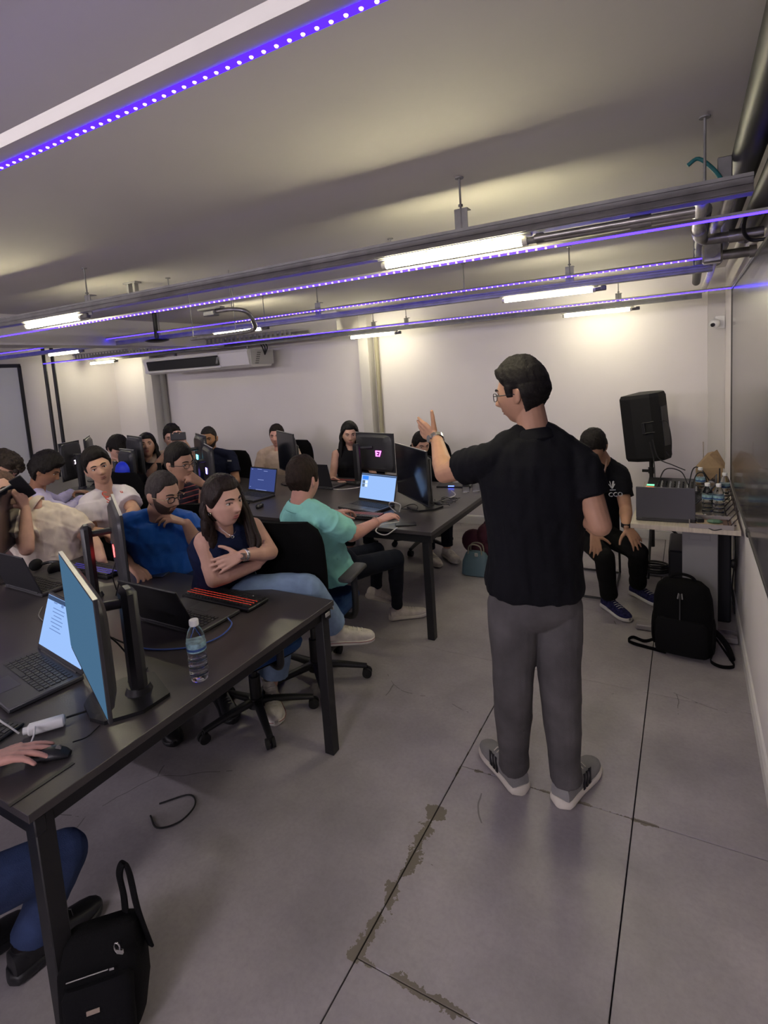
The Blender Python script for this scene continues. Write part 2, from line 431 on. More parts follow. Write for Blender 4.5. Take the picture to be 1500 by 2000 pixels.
rail(YBr, 2.225, -7.9, .12, 'middle long galvanised strut rail under the ceiling')
rail(YC, 2.215, -7.9, .1, 'farthest galvanised strut rail near the back wall')
tube_lamp(-1.07, YA+.01, 2.195, 'long lit tube light under the nearest rail, above the speaker')
tube_lamp(-1.07, YBr, 2.182, 'lit tube light under the middle rail, right of the room')
tube_lamp(-1.0, YC-.02, 2.162, 'lit tube light under the farthest rail, above the loudspeaker')
tube_lamp(-3.62, YA, 2.195, 'lit tube light under the nearest rail, at the left edge')
tube_lamp(-3.72, YBr+.02, 2.197, 'lit tube light under the middle rail, in front of the air conditioner')
tube_lamp(-3.30, YC-.02, 2.162, 'lit tube light under the farthest rail, in front of the pilaster')
tube_lamp(-6.25, YBr, 2.192, 'lit tube light beside the black cable ducts')
tube_lamp(-7.9, YC-.1, 2.165, 'small far lit tube light near the back left corner')
def rear_fill(t):
    for o in [c for c in bpy.data.objects if c.parent == t and c.name.startswith('tube')]:
        o.data = o.data.copy(); o.data.materials[0] = TUBE_FILL
YD = -1.3
rail(YD, 2.245, -7.9, .165, 'galvanised strut rail behind the viewer')
for xx, lb in ((-1.07, 'added unseen fill tube behind the viewer, nearest the right wall'), (-3.62, 'added unseen fill tube behind the viewer, in the middle of its row'), (-6.2, 'added unseen fill tube behind the viewer, far left of its row')): rear_fill(tube_lamp(xx, YD, 2.195, lb))  # added out of view to tint floor and walls lavender
rail(-2.9, 2.245, -7.9, .165, 'last galvanised strut rail, far behind the viewer')
for xx, lb in ((-1.07, 'added unseen fill tube of the last row, nearest the right wall'), (-3.62, 'added unseen fill tube in the middle of the last row'), (-6.2, 'added unseen fill tube at the far left of the last row')): rear_fill(tube_lamp(xx, -2.9, 2.195, lb))  # second invented row of fill tubes, brightens the foreground
# hangers
for x, y, z0, lb, pl in ((-.73, YA+.01, 2.24, 'perforated steel hanger bracket above the nearest tube light', True), (-2.97, YA, 2.2, 'steel hanger with plate at the left tube light', True),
        (.045, YA, 2.27, 'thin ceiling rod near the pipe cluster', False), (-1.36, 2.63, 2.40, 'short thin ceiling stub left of the perforated bracket', False), (-2.93, 2.52, 2.37, 'thin ceiling rod left of the middle of the nearest rail', False),
        (-.64, YBr, 2.23, 'forked steel hanger above the right middle tube light', True), (-2.55, YBr, 2.23, 'forked steel hanger at the centre of the middle rail', True), (-1.33, YBr, 2.25, 'thin ceiling rod on the middle rail', False),
        (-3.1, YBr, 2.25, 'thin ceiling rod left of the forked centre hanger', False), (-4.4, YBr, 2.25, 'thin ceiling rod on the left of the middle rail', False), (.03, YBr, 2.25, 'thin ceiling rod beside the junction box', False),
        (-.53, YC, 2.2, 'steel hanger plate above the right far tube light', True), (-2.6, YC, 2.2, 'steel hanger plate right of the pilaster on the far rail', True), (-3.0, YC, 2.2, 'steel hanger plate over the pilaster on the far rail', True), (-4.9, YC, 2.22, 'thin ceiling rod on the far rail, left', False)):
    hanger(x, y, z0, lb, pl)
# LED strips
LEDBAR = mat('led_channel', (.85, .83, .76), .45)
LEDG = emat('led_glow', (.028, .012, 1.0), STRIP_STRENGTH)
LEDGN = emat('led_band_near', (.035, .008, .8), STRIP_STRENGTH*.35)
LEDD = emat('led_dot', (.40, .20, 1.0), STRIP_STRENGTH*.6)
def strip(y, z, x0, x1, label, w=.014, dots=None, near=False, tilt=0):
    t = thing('led_strip', label, 'led strip', ((x0+x1)/2, y, z))
    if near:
        MB().box(((x0+x1)/2, y-.004, z+.016), (x1-x0, .034, .022)).build('channel', LEDBAR, t, world=True, smooth=False)
        MB().box(((x0+x1)/2, y+.020, z+.005), (x1-x0, .013, .006)).build('glow_band', LEDGN, t, world=True, smooth=False)
    else:
        MB().box(((x0+x1)/2, y, z+.0085), (x1-x0, w+.004, .009)).build('channel', mat('led_channel_grey', (.3, .29, .28), .5), t, world=True, smooth=False)
        MB().box(((x0+x1)/2, y, z+.001), (x1-x0, w*.6, .006)).build('glow_band', LEDG, t, world=True, smooth=False)
    if dots:
        a, b, st = dots; n = int((b-a)/st); me = None
        if near:
            for i in range(n):
                if me is None:
                    me = MB().ell((0, 0, 0), (.0032, .0032, .0022), n=8, m_=4).mesh('led'); me.materials.append(LEDD)
                o = bpy.data.objects.new('led', me); COL.objects.link(o); o.parent = t
                o.location = V((a+i*st, y+.020, z+.0015))-t.location
        else:
            mb = MB()
            for i in range(n): mb.box((a+i*st, y-.0045, z-.001), (.007, .005, .006))
            o = mb.build('led_row', LEDD, t, world=True, smooth=False); o['kind'] = 'stuff'
    return t
strip(.595, 2.205, -3.9, .25, 'wide white led channel with violet dots crossing close overhead', near=True, dots=(-1.95, -.12, .0215))
strip(2.12, 2.186, -6.9, .25, 'violet led strip running just behind the nearest rail', dots=(-3.5, -.35, .035))
strip(3.50, 2.262, -7.8, .10, 'violet led strip on top of the middle rail', dots=(-3.3, .05, .035))
strip(4.40, 2.170, -7.75, .255, 'farthest violet led strip, ending at the dark glass panel', dots=(-1.9, -.3, .03))
# pipes in the right upper corner
DK = mat('dark_pipe', (.022, .021, .021), .45)
EMT = mat('conduit_steel', (.34, .33, .31), .3, metal=.8, var=.25, vscale=20)
pipe('ceiling_pipe', 'fat dark pipe along the top of the right wall', 'pipe', [(.16, -1.2, 2.36), (.16, 4.35, 2.36)], .042, DK)
pipe('ceiling_pipe', 'second fat dark pipe tight against the right wall', 'pipe', [(.235, -1.2, 2.30), (.235, 3.2, 2.30)], .036, DK)
pipe('ceiling_pipe', 'dark pipe leading down to the back corner', 'pipe', [(.06, 2.75, 2.36), (.06, 5.3, 2.33)], .03, DK)
t = thing('conduit', 'steel conduit elbow with a screwed collar below the nearest rail', 'conduit', (.03, 2.1, 2.2))
MB().tube(curve_pts([(.04, 2.02, 2.24), (.035, 2.28, 2.235), (.035, 2.50, 2.225), (.05, 2.6, 2.215), (.09, 2.62, 2.212), (.255, 2.62, 2.212)], 6), .021, 12).build('tube', EMT, t, world=True)
for p, q in (((.035, 2.46, 2.227), (.042, 2.55, 2.221)), ((.14, 2.62, 2.212), (.19, 2.62, 2.212))): MB().cyl(p, q, .026).build('collar', EMT, t, world=True)
t = thing('conduit', 'second steel conduit dropping behind the first elbow', 'conduit', (.1, 2.1, 2.2))
MB().tube(curve_pts([(.115, 1.98, 2.25), (.11, 2.3, 2.24), (.10, 2.5, 2.25), (.10, 2.75, 2.27), (.12, 3.1, 2.26), (.12, 3.9, 2.24), (.10, 4.9, 2.22)], 6), .019, 12).build('tube', EMT, t, world=True)
t = thing('conduit', 'horizontal steel conduit from the junction box to the right wall', 'conduit', (.15, 2.9, 2.14))
MB().cyl((.11, 2.95, 2.19), (.262, 2.95, 2.19), .022).build('tube', EMT, t, world=True)
MB().cyl((.235, 2.95, 2.19), (.262, 2.95, 2.19), .027).build('collar', EMT, t, world=True)
t = thing('junction_box', 'square grey junction box with a round knockout by the conduit elbows', 'junction box', (.045, 2.93, 2.14))
MB().box((.095, 2.93, 2.20), (.078, .06, .085), bev=.008).build('body', EMT, t, world=True)
MB().cyl((.095, 2.893, 2.20), (.095, 2.90, 2.20), .022, n=20).build('knockout', STEEL, t, world=True)
for s_ in (0, 1):
    pipe('conduit', ['front steel conduit running along the nearest rail to the right tube light', 'rear steel conduit running along the nearest rail'][s_], 'conduit', [(-.46, YA-.012+s_*.03, 2.195-s_*.004), (.02, YA-.012+s_*.03, 2.195-s_*.004)], .011, EMT)
t = thing('conduit_coupling', 'threaded coupling between the two conduits', 'coupling', (-.13, YA, 2.2))
MB().cyl((-.16, YA+.003, 2.193), (-.10, YA+.003, 2.193), .02).build('body', EMT, t, world=True)
pipe('cable', 'black cable loop by the right wall conduit', 'cable', curve_pts([(.270, 2.45, 2.25), (.2, 2.5, 2.27), (.185, 2.55, 2.22), (.21, 2.6, 2.185), (.262, 2.6, 2.18)], 5), .007, BLACK)
pipe('cable', 'teal cable arching over the nearest rail', 'cable', curve_pts([(.0, 2.05, 2.352), (.03, 2.05, 2.365), (.07, 2.05, 2.325), (.095, 2.03, 2.275)], 5), .006, mat('teal_cable', (.02, .16, .16), .5))
t = thing('wire_bracket', 'small metal box on top of the nearest rail near the corner', 'bracket', (.06, YA+.07, 2.3))
MB().box((.10, YA+.09, 2.31), (.04, .02, .1), bev=.003).build('plate', STEEL, t, world=True)
pipe('conduit', 'conduit loop hanging below the middle of the ceiling', 'conduit', curve_pts([(-2.62, 2.6, 2.22), (-2.5, 2.62, 2.22), (-2.42, 2.66, 2.20), (-2.42, 2.72, 2.14), (-2.5, 2.8, 2.10), (-2.75, 2.9, 2.10), (-3.3, 3.0, 2.11)], 6), .014, EMT)
co_ = [o for o in bpy.data.objects if o.get('label') == 'conduit loop hanging below the middle of the ceiling'][0]
for p_ in ((-2.5, 2.62), (-2.75, 2.9), (-3.28, 3.0)): MB().cyl((*p_, 2.10 if p_[1] > 2.7 else 2.22), (*p_, ZC), .003, n=6).build('hanging_rod', STEEL, co_, world=True)
t = thing('junction_box', 'flat grey outlet box hanging at the conduit loop', 'junction box', (-2.66, 2.6, 2.22))
MB().box((-2.66, 2.6, 2.21), (.1, .05, .035), bev=.005).build('body', STEEL, t, world=True); MB().box((-2.66, 2.6, 2.24), (.2, .04, .012)).build('plate', STEEL, t, world=True)
t = thing('cable_tray', 'perforated grey cable tray along the ceiling at the back left', 'tray', (-5.6, 4.9, 2.2))
mb = MB()
for i in range(60):
    xx = -7.6+i*.065
    mb.box((xx, 4.78, 2.25), (.03, .003, .05)); mb.box((xx, 4.92, 2.225), (.03, .28, .003))
mb.build('slot_ribs', STEEL, t, world=True, smooth=False)['kind'] = 'stuff'
for z_ in (2.222, 2.28): MB().box((-5.7, 4.78, z_), (3.95, .008, .008)).build('rim', STEEL, t, world=True, smooth=False)
MB().box((-5.7, 5.06, 2.25), (3.95, .004, .06)).build('rim', STEEL, t, world=True, smooth=False)
t = thing('ceiling_bracket', 'empty twin steel bracket on the ceiling at the left', 'bracket', (-3.2, 2.45, ZC))
for dx in (0, .06): MB().box((-3.22+dx, 2.45, ZC-.05), (.018, .03, .1)).build('leg', STEEL, t, world=True, smooth=False)
MB().box((-3.19, 2.45, ZC-.006), (.12, .05, .01)).build('plate', STEEL, t, world=True, smooth=False)
t = thing('ceiling_fan_mount', 'dark spiky fixture hanging from the ceiling at left of centre', 'fixture', (-4.3, 3.5, 2.3))
MB().cyl((-4.3, 3.5, 2.2), (-4.3, 3.5, ZC), .02).build('stem', DK, t, world=True)
MB().ell((-4.3, 3.5, 2.19), (.13, .09, .02)).build('plate', BLACK, t, world=True)
t = thing('ceiling_lamp_cover', 'pale unlit strip lamp at the top left edge', 'lamp', (-4.1, 2.3, 2.3))
MB().box((-4.15, 2.35, 2.31), (.9, .09, .03), bev=.012).build('cover', WHITEP, t, world=True)
# ---- air conditioner
def aircon():
    t = thing('air_conditioner', 'white ceiling air conditioner with a wide black outlet near the back wall', 'air conditioner', (-5.45, 5.2, 2.0))
    x0, x1 = -6.50, -4.62; y = 5.02
    pr = [(y, 2.11), (y+.03, 1.955), (y+.10, 1.925), (y+.42, 1.93), (y+.48, 2.0), (y+.48, 2.14), (y+.02, 2.14)]
    P = [V((x, a, b)) for x in (x0, x1) for a, b in pr]; n = len(pr)
    wm = mat('ac_white', (.62, .60, .59), .4)
    MB().add(P, [tuple(range(n)), tuple(range(n, 2*n))[::-1]]+[(i, i+n, (i+1) % n+n, (i+1) % n) for i in range(n)]).build('body', wm, t, world=True, smooth=False)
    xm = -5.08
    R = Matrix.Rotation(math.atan2(.03, .155), 3, 'X')
    MB().box(((x0+xm)/2+.03, y+.005, 2.035), (xm-x0-.1, .03, .125), R, bev=.01).build('outlet', mat('ac_black', (.012, .012, .012), .4), t, world=True)
    for k in range(4): MB().box(((x0+xm)/2+.03, y-.014+k*.006, 2.078-k*.028), (xm-x0-.14, .006, .012), R).build('louvre', mat('ac_louvre', (.03, .03, .03), .35), t, world=True)
    for k in range(7): MB().box((xm-.035+0.004*k, y-.0135, 2.0+.012*k), (.03, .006, .007), R).build('fin', mat('ac_fin', (.3, .29, .28), .5), t, world=True)
    MB().box(((x0+xm)/2, y-.002, 2.115), (xm-x0, .03, .02), bev=.006).build('lip', wm, t, world=True)
    MB().box(((x0+xm)/2, y+.028, 1.955), (xm-x0, .03, .03), bev=.01).build('lip', wm, t, world=True)
    for xx in (x0-.006, x1+.006): MB().box((xx, y+.26, 2.04), (.012, .42, .17), bev=.004).build('end_panel', mat('ac_side', (.45, .44, .43), .5), t, world=True)
    for k in range(6): MB().box((x1+.014, y+.15+.01*k, 1.97+.025*k), (.004, .06, .012)).build('vent_slot', GREYP, t, world=True)
    for xx in (x0+.3, x1-.25): MB().box((xx, y+.3, 2.30), (.03, .03, .33)).build('hanger', STEEL, t, world=True, smooth=False)
    for k in range(3): MB().tube(curve_pts([(x1-.02+.03*k, y+.25, 2.24), (x1+.03+.04*k, y+.25, 2.16), (x1+.02, y+.3, 2.07)], 5), .008, 6).build('hose', BLACK, t, world=True)
aircon()
# ---- security camera
t = thing('security_camera', 'small white dome security camera high in the back right corner', 'camera', (.21, 5.58, 2.0))
MB().box((.24, 5.585, 2.0), (.075, .02, .11), bev=.004).build('mount', WHITEP, t, world=True)
MB().ell((.20, 5.53, 1.99), (.04, .04, .04)).build('head', WHITEP, t, world=True)
MB().cyl((.188, 5.50, 1.98), (.180, 5.488, 1.976), .016).build('lens', BLACK, t, world=True)

# ================================================================ FURNITURE
def table(x0, x1, y0, y1, zt, label, legs):
    t = thing('bench_table', label, 'table', ((x0+x1)/2, (y0+y1)/2, 0))
    MB().box(((x0+x1)/2, (y0+y1)/2, zt-.0125), (x1-x0, y1-y0, .025), bev=.0015).build('table_top', TABLE, t, world=True, smooth=False)
    for yy in (y0+.03, y1-.03): MB().box(((x0+x1)/2, yy, zt-.055), (x1-x0-.02, .03, .05), bev=.003).build('rail', TLEG, t, world=True)
    for xx in (x1-.055, (x0+x1)/2, x0+.055): MB().box((xx, (y0+y1)/2, zt-.056), (.05, y1-y0-.07, .05), bev=.003).build('crossbar', TLEG, t, world=True)
    for xx in legs:
        for yy in (y0+.045, y1-.045): MB().box((xx, yy, (zt-.03)/2), (.05, .05, zt-.03), bev=.003).build('leg', TLEG, t, world=True)
    return t
T1X0, T1X1, T1Y0, T1Y1 = -6.2, -1.437, .63, 1.985
T2X0, T2X1, T2Y0, T2Y1 = -6.75, -1.425, 3.07, 4.50
t1 = table(T1X0, T1X1, T1Y0, T1Y1, .74, 'near long dark bench table with the water bottle at its end', (T1X1-.045, -3.6, T1X0+.05))
MB().box((T1X1-.018, 1.985+.0, .70), (.03, .004, .016), bev=.002).build('badge', SILV, t1, world=True)
MB().box((T1X1-.0, 1.93, .695), (.004, .035, .02), bev=.002).build('badge', SILV, t1, world=True)
for s_, nm in ((.62, 'grommet_slot'),): MB().box((-1.515, .71, .7412), (.012, .17, .002)).build(nm, BLACK, t1, world=True)
table(T2X0, T2X1, T2Y0, T2Y1, .74, 'second long dark bench table beyond the aisle, in front of the back wall', (T2X1-.055, -4.0, T2X0+.05))
CHMESH = mat('chair_mesh', (.004, .004, .0045), .9, spec=.12, bump=.25, bscale=500)
CHBLUE = mat('chair_blue_fabric', (.012, .05, .17), .85, bump=.3, bscale=300)
CHBASE = mat('chair_base_plastic', (.014, .014, .015), .45)
CHPROTO = []
def office_chair(loc, rz, label, seatcol='blue'):
    g = 'office chairs at the tables'
    if CHPROTO:
        c = dup(CHPROTO[0], loc, rz, label, g); return c
    t = thing('office_chair', label, 'chair', (0, 0, 0), 0, g); CHPROTO.append(t)
    # seat cushion, rounded, waterfall front
    mb = MB(); R = []
    for z, k in ((.43, .86), (.44, .97), (.465, 1.0), (.485, .97), (.495, .86)): R.append((V((0, .02, z)), V((.245*k, 0, 0)), V((0, .235*k, 0)), 4.5))
    mb.loft(R, 40); mb.build('seat', CHBLUE, t)
    MB().loft([(V((0, .02, .405)), V((.2, 0, 0)), V((0, .2, 0)), 4), (V((0, .02, .432)), V((.235, 0, 0)), V((0, .225, 0)), 4)], 32).build('seat_pan', CHBASE, t)
    # tall curved backrest
    R = []
    for i in range(13):
        f = i/12; z = .53+.50*f; wd = .215+.03*math.sin(f*PI*.9)-.05*max(0, f-.8)*5*.6; y = -.235-.05*f-.035*math.sin(f*PI)
        R.append((V((0, y, z)), V((wd*(1 if .03 < f < .97 else .85), 0, 0)), V((0, .028 if .03 < f < .97 else .018, 0)), 3.2))
    mb = MB().loft(R, 36)
    mb.v = [(x, y-.25*x*x+.9*0, z) if False else (x, y+.9*x*x, z) for x, y, z in mb.v]
    mb.build('backrest', CHMESH, t)
    MB().tube([(0, -.10, .42), (0, -.24, .42), (0, -.3, .5), (0, -.31, .72)], [.02, .022, .022, .016], 10).build('back_bracket', CHBASE, t)
    for s_ in (-1, 1):
        a = MB().tube(curve_pts([(s_*.20, .0, .415), (s_*.27, .0, .42), (s_*.285, .0, .5), (s_*.285, .0, .655)], 5), .019, 10).build('armrest', CHBASE, t)
        MB().loft([(V((s_*.285, y, z)), V((.042*k, 0, 0)), V((0, 0, .017*k)), 3) for y, z, k in ((-.13, .672, .5), (-.12, .672, .95), (.1, .675, 1), (.125, .67, .5))], 20).build('arm_pad', mat('arm_pad', (.05, .048, .05), .55), a)
    MB().cyl((0, 0, .08), (0, 0, .25), .03).build('gas_lift', CHBASE, t)
    MB().cyl((0, 0, .24), (0, 0, .41), .018).build('column', mat('lift_metal', (.06, .06, .06), .3, metal=.8), t)
    MB().cyl((0, 0, .06), (0, 0, .115), .045, .038).build('hub', CHBASE, t)
    for k in range(5):
        a = k*2*PI/5+.3; d = V((math.cos(a), math.sin(a), 0)); n = V((-d.y, d.x, 0))
        L = MB().loft([(d*.03+V((0, 0, .095)), n*.024, V((0, 0, .02)), 3), (d*.17+V((0, 0, .085)), n*.02, V((0, 0, .016)), 3), (d*.30+V((0, 0, .068)), n*.016, V((0, 0, .012)), 3)], 14).build('base_leg', CHBASE, t)
        mb = MB(); c = d*.30+V((0, 0, .0285))
        for s_ in (-1, 1): mb.cyl(c+n*(.006*s_), c+n*(.022*s_), .028, n=16)
        mb.cyl(c+V((0, 0, .0)), c+V((0, 0, .04)), .008, n=8)
        mb.build('caster', RUBBER, L)
    t.location = loc; t.rotation_euler = (0, 0, rz); return t

# ---------------------------------------------------------------- electronics
def monitor(p0, p1, zt, h, label, facing, lit=None, logo=None, logocol=(1, .1, .1), base_shift=0, off=.11, logopos=(.62, -.55), basez=.74):
    "p0,p1 = ends of the top edge (x,y); facing=+1/-1 side of p0->p1 to the left/right that the screen looks to"
    a, b = V((*p0, 0)), V((*p1, 0)); d = (b-a); W = d.length; d.normalize(); n = V((-d.y, d.x, 0))*facing
    c = (a+b)/2; base = c-n*off+d*base_shift
    t = thing('monitor', label, 'monitor', (base.x, base.y, basez+.001))
    X = d if facing < 0 else -d      # viewer's right when looking at the screen
    M3 = lambda p: c+X*p[0]+n*p[1]+V((0, 0, zt-h/2+p[2]))
    R = Matrix((X, n, V((0, 0, 1)))).transposed()
    MB().box(M3((0, -.004, 0)), (W, .012, h), R, bev=.002).build('bezel', DARKP, t, world=True, smooth=False)
    sm = SCREEN_OFF if lit is None else lit
    MB().box(M3((0, .0028, .004)), (W-.014, .0015, h-.022), R).build('screen', sm, t, world=True, smooth=False)
    MB().box(M3((0, -.004, h/2+.0008)), (W*.998, .0125, .0018), R).build('top_edge', SILV, t, world=True, smooth=False)
    # bulged back shell
    mb = MB(); rr = []
    for k, y in ((1, -.010), (.97, -.022), (.84, -.038), (.6, -.0395), (.0, -.040)): rr.append((M3((0, y, -.005)), X*(W/2*max(k, .02)*.985), V((0, 0, h/2*max(k, .02)*.97)), 7))
    mb.loft(rr, 40); mb.build('back_shell', mat('monitor_back', (.03, .03, .033), .42), t, world=True, auto=30)
    # stand
    pz = min(zt-.06, basez+.38)
    MB().box(base+V((0, 0, (pz+basez)/2-basez+basez)) if False else V((base.x, base.y, (pz+basez)/2+.01)), (.080, .050, pz-basez-.02), R, bev=.016).build('stand_post', mat('stand_black', (.018, .018, .02), .4), t, world=True)
    MB().cyl(V((base.x, base.y, zt-h*.36)), M3((0, -.04, h*.14)) if abs(base_shift) < .01 else M3((0, -.04, h*.14)), .016).build('stand_arm', DARKP, t, world=True)
    poly = [(-.105, .13), (-.13, .02), (-.09, -.075), (.09, -.075), (.13, .02), (.105, .13), (.05, .16), (-.05, .16)]
    Rb = Matrix((X, n, V((0, 0, 1)))).transposed()
    MB().prism(poly, .012, Rb, V((base.x, base.y, basez+.001))).build('stand_base', BLACK, t, world=True, smooth=False)
    MB().cyl(V((base.x, base.y, basez+.012)), V((base.x, base.y, basez+.035)), .045, .036, 20).build('stand_collar', BLACK, t, world=True)
    if logo:
        lm = emat('logo_%g_%g_%g' % logocol, logocol, 3.2)
        p = M3((-(logopos[0])*W/2, -.0405, logopos[1]*h/2+h*.0))
        k = .75 if abs(logopos[0]) >= .5 else 1
        me = text_mesh(logo, .075 if logo == 'E7' else .06, .003, .0008); me.transform(axes_mat(-X, V((0, 0, 1)), -n, p)); link('logo', me, lm, t, True)
    return t
def screen_mat(name, bg, strength, lines=()):
    "lit screen: flat colours laid out in screen space of the panel's own uv-like object coordinates"
    return emat(name, bg, strength)
KEYM = mat('key_black', (.03, .03, .032), .5)
def keys(mb, w_, d_, nx, ny, z, cx=0, cy=0, h=.0025, gap=.22):
    px, py = w_/nx, d_/ny
    for j in range(ny):
        i = 0
        while i < nx:
            span = 1
            if j == 0 and 3 <= i < 8: span = 5
            span = min(span, nx-i)
            mb.box((cx-w_/2+(i+span/2)*px, cy-d_/2+(j+.5)*py, z+h/2), (px*span*(1-gap) if span == 1 else px*span-px*gap, py*(1-gap), h)); i += span
def laptop(loc, rz, label, screen='off', w_=.36, d_=.24, lid=.225, tilt=20, body=None, glow=None, lidmat=None, content=None):
    "user sits at local -Y; hinge at +Y"
    t = thing('laptop', label, 'laptop', loc, rz)
    bm_ = body or mat('laptop_body', (.045, .044, .047), .45)
    MB().box((0, 0, .0105), (w_, d_, .017), bev=.004).build('deck', bm_, t)
    mb = MB(); keys(mb, w_*.86, d_*.48, 15, 6, .0192, 0, d_*.16); o = mb.build('keys', KEYM, t, smooth=False); o['kind'] = 'stuff'
    MB().box((0, -d_*.3, .0193), (w_*.3, d_*.3, .0008)).build('touchpad', mat('touchpad', (.06, .058, .062), .35), t, smooth=False)
    if glow:
        mb = MB()
        for j in range(6): mb.box((0, d_*.16-d_*.24+(j+.0)*d_*.08+.002, .0196), (w_*.84, .0018, .0006))
        mb.build('key_glow', emat('glow_%g_%g_%g' % glow, glow, 3), t, smooth=False)
    a = math.radians(tilt); up = V((0, math.sin(a), math.cos(a))); nn = V((0, -math.cos(a), math.sin(a)))
    hz = V((0, d_/2-.006, .02)); R = Matrix((V((1, 0, 0)), -nn, up)).transposed()
    L = MB().box(hz+up*(lid/2), (w_, .008, lid), R, bev=.003).build('lid', lidmat or mat('laptop_lid', (.02, .02, .023), .4), t)
    MB().cyl(hz+V((-w_*.4, 0, -.002)), hz+V((w_*.4, 0, -.002)), .007).build('hinge', DARKP, t)
    sc = hz+up*(lid/2+.004)+nn*.0046
    MB().box(sc, (w_-.018, .0008, lid-.03), R).build('screen', {'off': SCREEN_OFF, 'doc': emat('screen_doc', (.30, .48, .86), .42), 'blue': emat('screen_blue', (.03, .045, .15), .55)}[screen], L, smooth=False)
    if screen != 'off':
        def quad(x, z, ww, hh, m_, nm): MB().box(sc+nn*.0008+V((x, 0, 0))+up*z, (ww, .0006, hh), R).build(nm, m_, L, smooth=False)
        if content == 'doc':
            g = emat('scr_text', (.12, .2, .42), .5)
            quad(0, lid/2-.024, w_-.018, .016, emat('scr_bar', (.03, .05, .1), .6), 'title_bar')
            for k in range(7): quad(-w_*.18, lid*.25-.013*k, w_*.26*(1-.3*(k % 3 == 2)), .003, g, 'text_line')
            quad(-w_*.12, lid*.34, .02, .012, g, 'text_block'); quad(-w_*.28, lid*.34, .03, .004, g, 'text_line')
        elif content == 'slide':
            quad(-w_*.36, lid*.29, w_*.17, lid*.13, emat('scr_blue2', (.02, .1, .45), 1), 'picture')
            for k in range(4):
                quad(-w_*.40+.03*(k % 2), lid*.14-.028*(k//2), .027, .024, emat('scr_pic%d' % (k % 2), ((.05, .07, .1), (.3, .35, .4))[k % 2], 1), 'picture')
            quad(-w_*.32, -lid*.04, .02, .004, emat('scr_text', (.12, .2, .42), .5), 'text_line'); quad(0, lid/2-.022, w_-.018, .01, emat('scr_bar', (.03, .05, .1), .6), 'title_bar')
        else:
            g = emat('scr_light', (.2, .25, .5), .5)
            for x, z, ww in ((-.4, .38, .05), (-.13, .4, .16), (.1, .34, .14), (-.05, -.02, .22), (-.42, -.33, .05), (0, -.42, .4)): quad(w_*x, lid*z, w_*ww, .004, g, 'text_line')
    return t
def keyboard(loc, rz, label, glow, w_=.44, d_=.135):
    t = thing('keyboard', label, 'keyboard', loc, rz)
    MB().box((0, 0, .011), (w_, d_, .016), bev=.004).build('case', BLACK, t)
    mb = MB()
    for j in (3, 4, 5):
        mb.box((0, -d_/2+.008+(j+.0)*(d_-.016)/6, .0268), (w_-.02, .0032, .0012))
    mb.build('glow_lines', emat('kglow_%g_%g_%g' % glow, glow, .4), t, smooth=False)
    mb = MB(); keys(mb, w_-.02, d_-.016, 20, 6, .019, 0, 0, .009, .16); o = mb.build('keys', KEYM, t, smooth=False); o['kind'] = 'stuff'
    return t
def mouse(loc, rz, label, glow=None):
    t = thing('mouse', label, 'mouse', loc, rz)
    mb = MB(); R = []
    for i in range(9):
        f = i/8; y = -.058+.116*f; k = math.sin(PI*(.06+.88*f))**.5
        R.append((V((0, y, .017*k)), V((.031*k*(1-.12*math.sin(f*PI)), 0, 0)), V((0, 0, .0175*k*(1.15-.3*f)))))
    mb.loft(R, 18).build('shell', BLACK, t); MB().cyl((-.003, .03, .031), (.003, .03, .031), .008).build('wheel', GREYP if not glow else emat('mg', glow, 3), t)
    return t
WATER = mat('bottle_plastic', (.95, .97, 1.0), .04, trans=1.0, ior=1.22, spec=.6)
WATERIN = mat('water', (.85, .9, .95), .02, trans=1, ior=1.33)
def bottle(loc, label, s=1.0, full=.62, blabel=True):
    t = thing('water_bottle', label, 'bottle', loc)
    r = .031*s; prof = [(.012*s, .002), (.026*s, .0), (r, .012*s), (r, .03*s), (.029*s, .04*s), (r, .05*s), (r, .075*s), (.029*s, .085*s), (r, .095*s), (r, .13*s), (.029*s, .15*s), (.021*s, .172*s), (.013*s, .186*s), (.0125*s, .196*s)]
    MB().lathe(prof, n=28).build('body', WATER, t, auto=60)
    MB().lathe([(.0145*s, .186*s), (.0155*s, .189*s), (.0155*s, .203*s), (.0145*s, .2055*s)], n=24).build('cap', WHITEP, t)
    if blabel:
        MB().lathe([(r+.0006, .102*s), (r+.0008, .104*s), (r+.0008, .130*s), (r+.0004, .132*s)], n=28).build('label', mat('bottle_label', (.22, .36, .40), .4, var=.5, vscale=60), t)
        MB().lathe([(r+.0011, .107*s), (r+.0013, .108*s), (r+.0013, .114*s), (r+.0011, .115*s)], n=28).build('label_band', mat('bottle_band', (.02, .06, .22), .4), t)
    mb = MB()
    for z in (.02, .045, .07): mb.lathe([(r*.93, z*s), (r*1.0, z*s+.003), (r*.93, z*s+.006)], n=28)
    mb.build('rib', WATER, t, auto=60)
    return t
ZT = .7405
